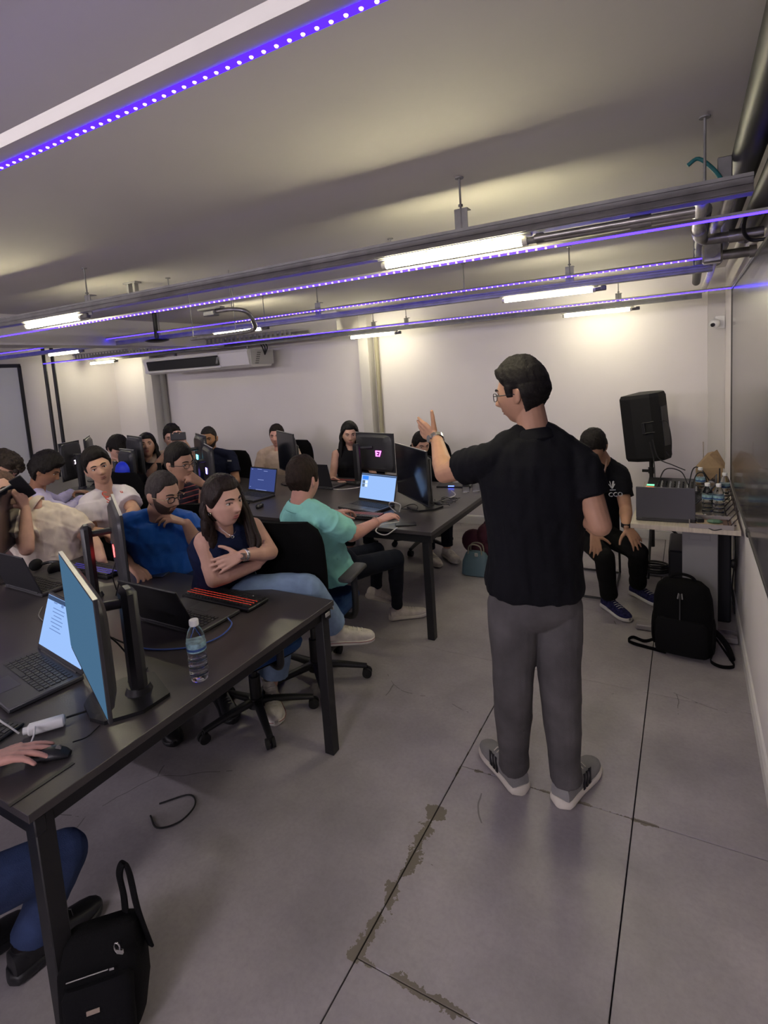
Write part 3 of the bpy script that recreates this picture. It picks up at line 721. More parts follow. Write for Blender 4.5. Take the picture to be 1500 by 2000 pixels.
# ---- near table
monitor((-1.44, .867), (-2.008, 1.105), 1.20, .37, 'nearest monitor, seen nearly edge-on with a pale blue document', 1 if False else 1, lit=emat('screen_near', (.06, .14, .24), .38), base_shift=-.035, off=.14)
m1 = [o for o in bpy.data.objects if o.get('category') == 'monitor'][-1]
monitor((-2.261, 1.542), (-2.777, 1.855), 1.20, .36, 'monitor with a red glowing logo on its back, standing between two laptops', -1, logo='E7', logocol=(1.0, .05, .05), off=.15, logopos=(.2, -.25))
laptop((-2.12, .99, ZT), -.15, 'open laptop with a lit document, left of the nearest monitor', 'doc', w_=.39, content='doc', tilt=18)
laptop((-1.945, 1.60, ZT), PI-.02, 'dark laptop seen from behind, beside the red-lit keyboard', 'off', w_=.37, tilt=24, lid=.225)
laptop((-3.07, 1.60, ZT), PI-.03, 'dark laptop seen from behind at the left edge of the near table', 'off', w_=.37, tilt=18)
keyboard((-1.94, 1.80, ZT), PI-.02, 'red-lit gaming keyboard on the near table in front of the seated woman', (1.0, .06, .03))
keyboard((-2.98, 1.83, ZT), PI, 'keyboard with blue-violet lights by the blue shirted man', (.12, .08, 1.0), .40)
bottle((-1.515, 1.255, ZT), 'small clear water bottle with a white cap standing at the end of the near table', 1.06)
bottle((-3.72, 1.80, ZT), 'clear water bottle at the left, below the raised elbow', 1.0, blabel=False)
t = thing('phone', 'dark blue phone lying by the blue shirted man\'s hand', 'phone', (-2.58, 1.91, ZT), .3)
MB().box((0, 0, .0045), (.15, .075, .008), bev=.003).build('body', mat('phone_blue', (.015, .03, .07), .35), t); MB().box((-.05, .02, .0095), (.03, .03, .002), bev=.0008).build('camera_bump', GREYP, t)
t = thing('headset', 'black headset lying on the near table behind the left laptop', 'headset', (-3.27, 1.72, ZT))
MB().tube(curve_pts([(-.09, 0, .03), (-.06, .05, .035), (0, .075, .035), (.06, .05, .035), (.09, 0, .03)], 6), .009, 8).build('band', BLACK, t)
for s_ in (-1, 1): MB().ell((s_*.095, -.01, .036), (.022, .04, .035)).build('ear_cup', RUBBER, t)
mouse((-1.60, .775, ZT), -.95, 'black mouse under the hand at the lower left edge')
t = thing('power_adapter', 'white rounded power adapter near the laptop corner', 'adapter', (-1.74, .85, ZT), .95)
MB().loft([(V((x, 0, .018)), V((0, .0175*k, 0)), V((0, 0, .0165*k)), 3) for x, k in ((-.05, .7), (-.045, 1), (.045, 1), (.05, .75))], 20).build('body', WHITEP, t)
MB().cyl((-.062, 0, .018), (-.05, 0, .018), .011).build('plug', WHITEP, t)
def cable(label, P, r, m_, cat='cable', name='cable', n=8, seg=7):
    o = MB().tube(curve_pts(P, seg), r, n).build(name, m_); return tag(o, label, cat)
WCAB = mat('white_cable', (.62, .6, .57), .5); BCAB = mat('black_cable', (.01, .01, .011), .5); BLUC = mat('blue_cable', (.06, .12, .42), .45)
cable('white cable looping over the power adapter', [(-1.78, .79, .758), (-1.80, .765, .80), (-1.845, .75, .815), (-1.87, .70, .765), (-1.93, .66, .746)], .0028, WCAB)
cable('white cable trailing from the adapter past the hand', [(-1.735, .815, .776), (-1.70, .79, .77), (-1.70, .765, .75), (-1.76, .72, .745)], .0028, WCAB)
cable('black cable running from the adapter to the monitor foot', [(-1.72, .90, .757), (-1.70, .98, .747), (-1.68, 1.1, .746), (-1.75, 1.22, .746)], .0035, BCAB)
cable('thin black mouse cable on the near table', [(-1.59, .84, .752), (-1.585, .88, .744), (-1.60, .93, .744)], .002, BCAB)
cable('bright blue network cable behind the laptop with the bottle', [(-1.76, 1.64, .752), (-1.70, 1.60, .748), (-1.675, 1.50, .745), (-1.72, 1.40, .745), (-1.84, 1.33, .745), (-1.95, 1.32, .745), (-2.02, 1.36, .745)], .0032, BLUC)
cable('grey cable behind the left laptop', [(-2.75, 1.40, .745), (-2.65, 1.33, .745), (-2.5, 1.30, .745), (-2.35, 1.32, .745)], .003, GREYP)
cable('black cable loop lying on the floor below the near table', [(-1.98, 1.36, .006), (-1.90, 1.45, .006), (-1.83, 1.42, .006), (-1.82, 1.33, .006), (-1.88, 1.27, .006), (-1.96, 1.30, .006)], .0035, BCAB)
for i, (P, r) in enumerate((([(-1.69, 1.12, .76), (-1.72, 1.14, .82), (-1.71, 1.10, .9), (-1.70, 1.05, .97)], .003), ([(-1.72, 1.12, .75), (-1.75, 1.16, .85), (-1.73, 1.09, .93)], .003), ([(-2.55, 1.66, .76), (-2.52, 1.63, .86), (-2.5, 1.66, .95)], .003), ([(-2.50, 1.62, .75), (-2.45, 1.62, .85), (-2.47, 1.66, .93)], .003))):
    cable(['thin cable rising behind the nearest monitor', 'second thin cable behind the nearest monitor', 'thin cable behind the red-logo monitor', 'second cable behind the red-logo monitor'][i], P, r, BCAB)
t = thing('table_tablet', 'black slate lying under the laptop corner at the left edge of the near table', 'tablet', (-1.95, .75, ZT), .2)
MB().box((0, 0, .006), (.26, .12, .01), bev=.003).build('body', BLACK, t)
mb = MB(); keys(mb, .24, .1, 12, 4, .0112, 0, 0, .002); mb.build('keys', KEYM, t, smooth=False)['kind'] = 'stuff'
# glossy monitor at the left edge of the picture, on the near table
monitor((-3.60, 1.79), (-3.17, 1.41), 1.25, .34, 'glossy monitor cut by the left edge of the picture', 1, off=.10)
# ---- second table
laptop((-2.16, 3.50, ZT), -.22, 'open laptop with a bright blue page in front of the man in mint', 'doc', w_=.38, tilt=16, content='slide')
laptop((-3.38, 3.56, ZT), -.16, 'open laptop with a dark blue desktop left of the man in mint', 'blue', w_=.37, tilt=14, content='desk')
laptop((-2.99, 4.12, ZT), PI-.05, 'dark laptop seen from behind in front of the woman in black', 'off', w_=.38, tilt=14)
monitor((-2.78, 4.42), (-2.31, 4.30), 1.21, .36, 'monitor back with a magenta glowing logo in front of the woman in black', 1 if False else 1, logo='E7', logocol=(1.0, .08, .85), off=.13, logopos=(.30, -.05), base_shift=-.12)
monitor((-2.043, 3.812), (-1.593, 3.421), 1.20, .40, 'dark switched-off monitor at the right end of the second table', -1, off=.11, base_shift=.05)
monitor((-3.54, 4.16), (-3.12, 3.89), 1.26, .38, 'dark monitor hiding the face of the man in beige', -1, off=.13, base_shift=-.1)
keyboard((-2.07, 3.255, ZT), .05, 'red-lit keyboard under the hands of the man in mint', (1.0, .06, .05), .36)
keyboard((-2.86, 4.31, ZT), PI, 'keyboard with a bright red line of light before the woman in black', (1.0, .1, .05), .38)
keyboard((-3.35, 3.28, ZT), .05, 'keyboard with green and white lights behind the seated woman\'s hair', (.1, .9, .4), .3)
mouse((-1.83, 3.30, ZT), -.3, 'black mouse under the hand of the man in mint')
mouse((-3.05, 3.30, ZT), .4, 'dark mouse beside the green-lit keyboard')
mouse((-1.665, 3.72, ZT), .9, 'small dark mouse beside the tangled wires')
t = thing('phone', 'grey phone lying at the front edge of the second table', 'phone', (-1.66, 3.18, ZT), .5)
MB().box((0, 0, .0045), (.14, .07, .008), bev=.003).build('body', BLACK, t)
cable('white cable looped at the mouse of the man in mint', [(-1.86, 3.42, .75), (-1.90, 3.40, .80), (-1.86, 3.36, .84), (-1.80, 3.38, .82), (-1.82, 3.40, .76)], .004, WCAB)
cable('white cable curling over the front edge of the second table', [(-1.72, 3.2, .75), (-1.80, 3.10, .75), (-1.82, 3.05, .72), (-1.74, 3.04, .705), (-1.67, 3.08, .75)], .004, WCAB)
cable('white cable behind the dark monitor', [(-1.72, 3.74, .75), (-1.66, 3.86, .75), (-1.62, 3.98, .76), (-1.66, 4.0, .79)], .004, WCAB)
cable('pale cable before the dark laptop lid', [(-2.8, 4.0, .746), (-2.72, 4.0, .746), (-2.62, 4.08, .746), (-2.58, 4.18, .746)], .004, WCAB)
for i in range(4):
    P = [(-1.62+.07*math.cos(a*1.3+i), 3.80+.11*math.sin(a+i*1.7), .748+.012*abs(math.sin(a*2))) for a in np.linspace(0, 5.5, 9)]
    cable(['tangled thin black wire near the table corner', 'second loop of tangled black wire', 'third loop of tangled black wire', 'outer loop of tangled black wire'][i], P, .0022, BCAB, seg=5)
P = [(-1.80+.06*math.cos(a), 3.52+.07*math.sin(a), .75+.02*abs(math.sin(a))) for a in np.linspace(0, 5.5, 9)]
cable('black cable coiled at the dark monitor foot', P, .003, BCAB, seg=5)
t = thing('mouse_pad', 'dark pad with a blue light at the far right corner of the second table', 'pad', (-1.78, 4.38, ZT), .2)
MB().box((0, 0, .006), (.3, .16, .01), bev=.003).build('body', BLACK, t); MB().box((-.02, -.075, .0125), (.05, .01, .003)).build('light', emat('blue_led', (.05, .1, 1), 6), t)
t = thing('plastic_cup', 'clear crumpled plastic cup on the corner of the second table', 'cup', (-1.53, 4.22, ZT))
MB().lathe([(.02, 0), (.03, .001), (.038, .09), (.04, .092), (.036, .09), (.028, .004)], n=20).build('cup', WATER, t, auto=60)
t = thing('plastic_cup', 'second clear plastic cup lying beside the first', 'cup', (-1.60, 4.17, ZT))
MB().lathe([(.022, 0), (.03, .001), (.036, .05), (.037, .052), (.034, .05), (.028, .004)], n=20).build('cup', WATER, t, auto=60)
# ---- devices of the far left group
def mon_px(pL, pR, zt, h, *a, **k):
    q0 = at(*pL, Z=zt); q1 = at(*pR, Z=zt); return monitor((q0.x, q0.y), (q1.x, q1.y), zt, h, *a, **k)
def mon_at(pL, DL, pR, DR, h, *a, **k):
    q0, q1 = at(*pL, D=DL), at(*pR, D=DR); return monitor((q0.x, q0.y), (q1.x, q1.y), (q0.z+q1.z)/2, h, *a, **k)
mon_at((383, 846), 5.35, (402, 851), 5.0, .36, 'tilted monitor with a cyan glowing logo in front of the man in navy', 1, logo='E7', logocol=(.1, .75, 1.0), off=.12, logopos=(-.3, -.25))
mon_at((399, 862), 5.0, (416, 880), 4.62, .35, 'monitor edge-on with a violet logo behind the man in stripes', 1, logo='E7', logocol=(.3, .2, 1.0), off=.12, logopos=(.1, -.25))
mon_at((249, 848), 5.4, (277, 855), 5.1, .36, 'grey monitor with a small cyan logo before the dark haired woman', 1, logo='7', logocol=(.1, .75, 1.0), off=.12, logopos=(-.4, -.3))
mon_at((234, 874), 5.15, (262, 881), 4.95, .34, 'monitor with a cyan logo near its foot, behind the blue chair', 1, logo='7', logocol=(.1, .65, 1.0), off=.12, logopos=(.1, -.2))
mon_at((113, 871), 5.6, (152, 856), 5.9, .40, 'tall dark monitor with a white glowing logo at the far left', 1, logo='7', logocol=(.9, .7, .9), off=.10, logopos=(.1, -.1))
mon_at((163, 862), 6.0, (173, 846), 6.5, .36, 'thin monitor seen edge-on beside the white-logo monitor', 1, off=.12)
laptop((-4.72, 3.66, ZT), PI+.12, 'large dark laptop lid behind the head of the man in stripes', 'off', w_=.44, tilt=8, lid=.27)
laptop((-5.80, 3.92, ZT), PI+.1, 'dark laptop lid behind the young man in white', 'off', w_=.37, tilt=8)
laptop((-5.35, 3.36, ZT), .1, 'low grey laptop under the hands of the man in lavender', 'off', w_=.36, tilt=60)
mb = MB()
for i in range(26):
    a = RNG.rand(3); P = [(-5.0+.45*a[0]+.10*math.cos(q+i), 3.3+.35*a[1]+.1*math.sin(q*1.3+i), .748+.10*a[2]*abs(math.sin(q))) for q in (0, 1, 2, 3, 4)]
    mb.tube(curve_pts(P, 4), .005, 5)
tag(mb.build('cable_tangle', BCAB), 'tangle of black cables on the second table behind the white shirt', 'cables')['kind'] = 'stuff'
# ================================================================ RIGHT CORNER: desk and its things
WOOD = mat('pale_wood', (.52, .46, .38), .5, var=.12, vscale=6, aniso=(18, 1, 1))
DX0, DX1, DY0, DY1 = -.315, .262, 3.60, 4.85
t = thing('side_desk', 'small pale wood desk with grey metal legs in the back right corner', 'desk', (0, 4.2, 0))
MB().box(((DX0+DX1)/2, (DY0+DY1)/2, .725), (DX1-DX0, DY1-DY0, .03), bev=.002).build('desk_top', WOOD, t, world=True, smooth=False)
DG = mat('desk_grey', (.20, .195, .20), .5)
MB().box((.06, 3.76, .375), (.19, .05, .65), bev=.004).build('leg_panel', DG, t, world=True, smooth=False)
MB().box((.06, 3.733, .645), (.11, .004, .035), bev=.0015).build('cover_plate', DG, t, world=True, smooth=False)
MB().box((-.02, 3.735, .022), (.56, .06, .035), bev=.006).build('foot', mat('desk_foot', (.24, .22, .23), .45), t, world=True)
MB().box((.06, 4.72, .375), (.19, .05, .65), bev=.004).build('leg_panel', DG, t, world=True, smooth=False)
MB().box((-.02, 4.72, .03), (.56, .06, .045), bev=.006).build('foot', DG, t, world=True)
MB().box((-.03, 4.25, .69), (.04, .95, .04)).build('beam', DG, t, world=True)
t = laptop((-.13, 3.78, ZT), PI+.04, 'grey laptop seen from behind on the pale desk', 'off', w_=.325, tilt=-2, lid=.195, lidmat=mat('lid_grey', (.085, .083, .095), .4, metal=.3)); t.location.y = 3.80
laptop((-.085, 4.12, ZT), -PI/2-.05, 'second laptop seen edge-on, open beside the water bottles', 'off', w_=.34, d_=.22, tilt=40, body=mat('silver_body', (.3, .3, .31), .4, metal=.4))
t = thing('audio_mixer', 'audio mixer with rows of knobs and a coloured light behind the grey laptop', 'mixer', (-.10, 4.50, ZT), -.02)
MB().prism([(-.16, 0), (.16, 0), (.16, .075), (-.16, .04)], .34, Matrix(((0, 0, 1), (1, 0, 0), (0, 1, 0))), (-.17, 0, 0)).build('body', BLACK, t, smooth=False)
for i in range(10):
    mb = MB()
    for j in range(4): mb.cyl((-.10+i*.028, -.12+j*.05, .045+.0055*j), (-.10+i*.028, -.12+j*.05, .062+.0055*j), .0075, .005, 8)
    mb.build('knob_column', mat('knob%d' % (i % 2), ((.02, .02, .02), (.35, .35, .36))[i % 2], .5), t)
MB().box((-.145, -.12, .055), (.05, .05, .006)).build('light_pad', emat('mixer_orange', (1, .25, .08), .5), t); MB().box((-.145, -.06, .062), (.05, .03, .006)).build('light_pad', emat('mixer_teal', (.2, .7, .4), .6), t)
for i, P in enumerate(([(-.2, 4.4, .80), (-.15, 4.45, .92), (-.05, 4.5, .90), (.0, 4.4, .82)], [(.02, 4.35, .80), (.05, 4.4, .90), (.1, 4.42, .90), (.12, 4.4, .78)], [(.0, 4.42, .80), (.03, 4.45, .93), (.08, 4.5, .92), (.15, 4.55, .80)], [(-.24, 4.62, 1.12), (-.2, 4.6, .98), (-.1, 4.58, .93), (-.02, 4.55, .90)], [(-.26, 4.62, 1.1), (-.23, 4.6, .95), (-.22, 4.5, .84)])):
    cable(['thin black cable arching above the mixer', 'cable loop right of the mixer', 'larger cable loop before the paper bag', 'cable drooping from the loudspeaker to the mixer', 'cable dropping from the loudspeaker'][i], P, .004, BCAB)
t = thing('paper_bag', 'brown paper bag with a folded pointed top behind the bottles', 'bag', (.135, 4.66, ZT))
KR = mat('kraft_paper', (.30, .205, .11), .8, var=.15, vscale=20)
MB().add([(-.085, -.06, 0), (.085, -.06, 0), (.085, .06, 0), (-.085, .06, 0), (-.088, -.065, .16), (.085, -.06, .18), (.088, .065, .18), (-.085, .06, .16), (-.0, -.03, .27), (.03, -.0, .285), (.02, .03, .28), (-.01, .02, .27)], [(0, 1, 5, 4), (1, 2, 6, 5), (2, 3, 7, 6), (3, 0, 4, 7), (4, 5, 8), (5, 9, 8), (5, 6, 9), (6, 10, 9), (6, 7, 10), (7, 11, 10), (7, 4, 11), (4, 8, 11), (8, 9, 10, 11), (0, 3, 2, 1)]).build('body', KR, t, smooth=False)
MB().add([(-.0, -.075, .27), (.09, -.07, .17), (.095, -.066, .17), (.03, -.02, .287), (.05, .0, .30), (.10, .0, .2)], [(0, 1, 2, 3), (3, 2, 5, 4), (0, 3, 4), (0, 4, 5, 1), (1, 5, 2)]).build('flap', KR, t, smooth=False)
t = thing('antenna', 'slim dark antenna standing behind the bottles', 'antenna', (.195, 4.5, ZT))
MB().cyl((0, 0, 0), (0, 0, .19), .007, .004).build('rod', BLACK, t); MB().box((0, 0, .012), (.06, .06, .022), bev=.004).build('base', BLACK, t)
t = thing('antenna', 'thin tan stick standing above the paper bag', 'antenna', (.10, 4.78, ZT))
MB().cyl((0, 0, 0), (0, 0, .34), .0035).build('rod', mat('tan_stick', (.3, .25, .2), .6), t)
for i, (x, y) in enumerate(((.105, 3.93), (.165, 3.92), (.215, 4.28), (.075, 4.45))):
    bottle((x, y, ZT+.0), ['clear water bottle at the front left of the desk group', 'clear water bottle at the front, right of its twin', 'clear water bottle by the glass panel, behind the front pair', 'clear water bottle before the paper bag'][i], .98)
t = thing('desk_tray', 'shallow open box with wire sides holding small items at the desk edge', 'tray', (.115, 3.70, ZT))
WR = mat('wire_dark', (.03, .02, .02), .4, metal=.4)
MB().box((0, -.0, .004), (.22, .20, .006)).build('base_plate', mat('tray_base', (.12, .07, .05), .6), t)
for s_ in (-1, 1):
    MB().box((s_*.11, 0, .014), (.006, .2, .026)).build('side', mat('tray_rim', (.30, .27, .27), .5), t); MB().box((0, s_*.1, .014), (.226, .006, .026)).build('side', mat('tray_rim', (.30, .27, .27), .5), t)
t = thing('card', 'pale cardboard piece lying in the open box', 'card', (.105, 3.70, ZT+.0085), .2); MB().box((0, 0, .002), (.13, .09, .003)).build('sheet', mat('card', (.5, .38, .25), .7), t)
t = thing('small_black_box', 'small black charger lying in the open box', 'charger', (.055, 3.70, ZT+.0125), .3); MB().box((0, 0, .012), (.04, .06, .022), bev=.004).build('body', BLACK, t)
t = thing('crumpled_bill', 'crumpled green wrapper lying in the open box', 'wrapper', (.135, 3.69, ZT+.0125)); MB().ell((0, 0, .01), (.045, .03, .012), n=7, m_=4).build('body', mat('green_paper', (.08, .16, .1), .6), t, smooth=False)
t = thing('wire_rack', 'dark wire rack standing against the glass panel beside the bottles', 'rack', (.225, 4.0, ZT))
for k in range(7):
    y = -.36+.12*k; MB().tube([(-.02, y, .005), (.022, y, .06), (.022, y, .11), (-.0, y, .11)], .003, 6).build('wire', WR, t)
for z in (.005, .11): MB().tube([(-.02 if z < .1 else .022, -.38, z), (-.02 if z < .1 else .022, .38, z)], .004, 6).build('rail', WR, t)
cable('blue tipped cable at the tray edge', [(.10, 3.60, .745), (.13, 3.595, .735), (.17, 3.6, .745), (.24, 3.64, .76)], .003, BCAB)
cable('black cable falling behind the desk to the floor', [(.25, 4.0, .72), (.262, 4.0, .5), (.255, 4.02, .38), (.25, 4.1, .2), (.262, 4.05, .05)], .004, BCAB)
t = thing('cable_plug', 'black plug dangling below the desk by the right wall', 'plug', (.25, 4.02, .40)); MB().ell((0, 0, 0), (.018, .02, .03)).build('body', BLACK, t)
t = thing('computer_tower', 'black computer tower on the floor under the desk', 'computer', (-.03, 4.25, .003))
MB().box((0, 0, .22), (.18, .42, .44), bev=.01).build('case', BLACK, t)
t = thing('computer_tower', 'second dark case under the desk by the wall', 'computer', (.19, 4.20, .003))
MB().box((0, 0, .3), (.10, .40, .6), bev=.01).build('case', mat('case_navy', (.006, .007, .012), .5), t)
t = thing('cable_coil', 'coil of black cable on the low bar under the desk', 'cable', (-.22, 4.60, .06))
MB().tube([(.09*math.cos(a), .07*math.sin(a), .015+.006*a/2) for a in np.linspace(0, 25, 90)], .008, 6).build('loop', BCAB, t)
# loudspeaker on its stand
def loudspeaker():
    st = thing('speaker_stand', 'black tripod stand carrying the loudspeaker behind the desk', 'stand', (-.27, 5.0, 0))
    MB().cyl((0, 0, .15), (0, 0, .62), .021).build('lower_tube', BLACK, st); MB().cyl((0, 0, .6), (0, 0, .90), .0165).build('upper_tube', BLACK, st)
    MB().cyl((0, 0, .60), (0, 0, .66), .03).build('collar', BLACK, st); MB().cyl((-.07, 0, .80), (-.02, 0, .80), .012).build('knob', BLACK, st); MB().cyl((0, 0, .78), (0, 0, .83), .024).build('collar', BLACK, st)
    for k in range(3):
        a = k*2*PI/3+.5; MB().tube([(0, 0, .45), (.25*math.cos(a), .25*math.sin(a), .2), (.42*math.cos(a), .42*math.sin(a), .02)], .011).build('leg', BLACK, st)
    t = thing('loudspeaker', 'black loudspeaker tilted on a stand in the back right corner', 'loudspeaker', (-.262, 5.0, .885)); t.scale = (.84, .84, .95)
    rz = -.52; tl = .10
    R = Matrix.Rotation(-.085, 3, 'Y') @ Matrix.Rotation(rz, 3, 'Z') @ Matrix.Rotation(tl*.3, 3, 'X')
    # plan section: front face -X side local, tapering to the back (+X)
    sec = [(-.17, -.165), (-.05, -.175), (.12, -.12), (.175, -.06), (.175, .06), (.12, .12), (-.05, .175), (-.17, .165)]
    h0, h1 = .02, .60; P = []
    for z, k in ((h0, .93), (h0+.03, 1), (h1-.03, 1), (h1, .93)):
        P += [R @ V((x*k, y*k, z)) for x, y in sec]
    n = len(sec); F = [tuple(range(n))[::-1], tuple(3*n+i for i in range(n))]
    for k in range(3): F += [(k*n+i, k*n+(i+1) % n, (k+1)*n+(i+1) % n, (k+1)*n+i) for i in range(n)]
    MB().add(P, F).build('cabinet', mat('speaker_black', (.007, .007, .007), .6, spec=.3, bump=.2, bscale=400), t, smooth=False)
    MB().box(R @ V((-.176, 0, .31)), (.012, .30, .54), R, bev=.004).build('grille', mat('grille', (.03, .03, .028), .5, bump=.4, bscale=600), t, smooth=False)
    MB().box(R @ V((.05, -.158, .31)), (.03, .012, .10), R, bev=.004).build('handle', BLACK, t)
    for z in (.27, .36): MB().tube([R @ V((.05, -.165, z)), R @ V((.14, -.125, z+.005))], .004).build('groove', BLACK, t)
    MB().box(R @ V((.178, 0, .31)), (.01, .10, .34), R, bev=.002).build('rear_panel', DARKP, t)
    MB().cyl(R @ V((-.184, -.10, .07)), R @ V((-.180, -.10, .07)), .008).build('badge', SILV, t)
    MB().tube(curve_pts([R @ V((.17, -.07, .36)), R @ V((.26, -.10, .35)), R @ V((.28, -.10, .2)), R @ V((.24, -.08, .06)), R @ V((.18, -.05, .10))], 6), .005, 6).build('cable', BCAB, t)
    MB().cyl((-.01, 0, -.0), (-.01, 0, .04), .026).build('pole_cup', GREYP, t)
loudspeaker()
# backpack
def backpack():
    t = thing('backpack', 'black backpack standing on the floor beside the white wall', 'backpack', (-.03, 3.52, 0))
    R = Matrix.Rotation(-.12, 3, 'Z'); BK = mat('backpack_fabric', (.003, .003, .0032), .9, spec=.12, bump=.3, bscale=250); B2 = mat('backpack_panel', (.0045, .0045, .005), .9, spec=.12, bump=.3, bscale=250)
    rings = []
    for z, w_, d_ in ((.0, .13, .08), (.012, .15, .095), (.1, .158, .105), (.25, .156, .10), (.34, .15, .092), (.40, .135, .08), (.435, .10, .06), (.448, .05, .03)): rings.append((R @ V((0, -.03*(z/.45)+.02, z+.002)), R @ V((w_, 0, 0)), R @ V((0, d_, 0)), 3.6))
    MB().loft(rings, 44).build('main_body', BK, t)
    rings = []
    for z, w_, d_ in ((.02, .10, .03), (.03, .135, .045), (.2, .135, .05), (.235, .12, .04), (.24, .10, .02)): rings.append((R @ V((0, -.07, z)), R @ V((w_, 0, 0)), R @ V((0, d_, 0)), 4))
    MB().loft(rings, 36).build('front_pocket', B2, t)
    MB().tube(curve_pts([R @ V((-.07, .0, .425)), R @ V((-.05, .0, .465)), R @ V((0, .0, .478)), R @ V((.05, .0, .465)), R @ V((.075, .0, .425))], 6), .009, 8).build('handle', BK, t)
    MB().tube(curve_pts([R @ V((0, -.115, .40)), R @ V((0, -.122, .3)), R @ V((.0, -.128, .25))], 4), .003, 6).build('zip', mat('zip', (.03, .03, .03), .4), t)
    for s_ in (-1, 1): MB().tube([R @ V((s_*.008, -.105, .40)), R @ V((s_*.012, -.115, .37))], .004, 6).build('zip_pull', GREYP, t)
    for s_ in (-1, 1): MB().ell(R @ V((s_*.155, .0, .13)), (.014, .06, .11), R).build('side_pocket', B2, t)
    def strap(P, nm):
        P = curve_pts(P, 6); mb = MB(); mb.loft([(p, V((0, 0, .011)), (V(P[min(i+1, len(P)-1)])-V(P[max(i-1, 0)])).normalized().cross(V((0, 0, 1)))*.0022, 4) for i, p in enumerate(P)], 10); mb.build(nm, BK, t)
    strap([(-.15, -.02, .06), (-.21, .02, .016), (-.275, .05, .014), (-.30, .0, .013), (-.26, -.03, .013), (-.18, -.05, .013), (-.09, -.07, .013)], 'loose_strap')
    strap([(.15, .04, .12), (.19, .04, .06), (.235, -.02, .014), (.25, -.10, .013), (.19, -.13, .013), (.14, -.09, .013), (.15, -.03, .03)], 'loose_strap')
    MB().tube(curve_pts([(.14, .05, .15), (.19, .06, .10), (.23, .03, .05), (.245, -.04, .02)], 5), [.016]*16, 8).build('shoulder_strap', B2, t)
backpack()
# handbag + maroon garment under the second table
t = thing('handbag', 'small grey-blue handbag standing on the floor by the second table', 'handbag', (-1.58, 4.28, 0))
MB().loft([(V((0, 0, z)), V((w_, 0, 0)), V((0, d_, 0)), 4) for z, w_, d_ in ((.002, .10, .06), (.01, .125, .07), (.12, .115, .06), (.19, .085, .035), (.205, .06, .02))], 32).build('body', mat('blue_leather', (.07, .12, .15), .5, bump=.1, bscale=80), t)
for y in (-.03, .03): MB().tube(curve_pts([(-.06, y, .18), (-.05, y, .25), (0, y, .27), (.05, y, .25), (.06, y, .18)], 5), .006).build('handle', mat('bag_handle', (.2, .18, .14), .5), t)
MB().box((.02, -.052, .19), (.03, .012, .03), bev=.004).build('clasp', SILV, t)
t = thing('maroon_jacket', 'dark maroon jacket bundled over a bag beside the handbag', 'jacket', (-1.55, 4.5, 0))
mb = MB()
for i in range(9):
    a = RNG.rand(5); mb.ell((-.12+.26*a[0], -.08+.15*a[1], .12+.22*a[2]), (.11, .09, .09+.03*a[4]), rotm(a[0]*2, a[1]*2, a[3]*3))
mb.ell((0, 0, .12), (.18, .13, .13)); mb.build('cloth', mat('maroon_cloth', (.05, .008, .02), .9, bump=.4, bscale=30), t)
# messenger bag bottom left, floor
def messenger():
    t = thing('shoulder_bag', 'black shoulder bag with a metal ringed strap at the bottom left', 'bag', (-1.405, .735, 0)); t.scale = (.60, .8, 1.02); t.rotation_euler = (0, 0, .35)
    BK = mat('nylon_black', (.004, .004, .0045), .8, spec=.15, bump=.25, bscale=200)
    R = Matrix.Rotation(.35, 3, 'Z') @ Matrix.Rotation(-.12, 3, 'X')
    MB().loft([(R @ V((0, 0, z)), R @ V((w_, 0, 0)), R @ V((0, d_, 0)), 4) for z, w_, d_ in ((.02, .10, .05), (.03, .14, .075), (.12, .165, .085), (.24, .165, .075), (.30, .15, .05), (.315, .12, .03))], 40).build('body', BK, t)
    MB().loft([(R @ V((0.01, -.075, z)), R @ V((w_, 0, 0)), R @ V((0, d_, 0)), 4) for z, w_, d_ in ((.04, .10, .02), (.05, .13, .03), (.19, .135, .03), (.21, .12, .02))], 36).build('front_pocket', mat('nylon_black2', (.005, .005, .006), .8, spec=.15, bump=.25, bscale=200), t)
    MB().box(R @ V((.0, -.108, .15)), (.05, .002, .012), R).build('patch', mat('patch_beige', (.35, .28, .22), .7), t)
    for k in range(1): MB().tube([R @ V((-.10, -.09, .235)), R @ V((.06, -.09, .235))], .0016, 5).build('zip', SILV, t)
    MB().box(R @ V((.075, -.092, .235)), (.018, .004, .006), R).build('zip_pull', CHROME, t)
    P = curve_pts([R @ V((.10, .0, .28)), R @ V((.085, .03, .35)), R @ V((.07, .04, .41)), R @ V((.09, .04, .44)), R @ V((.115, .03, .41)), R @ V((.15, .0, .32)), R @ V((.19, -.0, .21))], 7)
    MB().loft([(p, V((.021, -.006, 0)), V((.002, .006, 0)), 3) for p in P], 12).build('strap', BK, t)
    MB().tube([V((.11, -.02, .29))+V((.014*math.cos(a), .005, .014*math.sin(a))) for a in np.linspace(0, 6.0, 12)], .0025, 6).build('ring', CHROME, t)
    MB().box((.128, -.02, .285), (.03, .006, .012)).build('buckle', CHROME, t)
messenger()
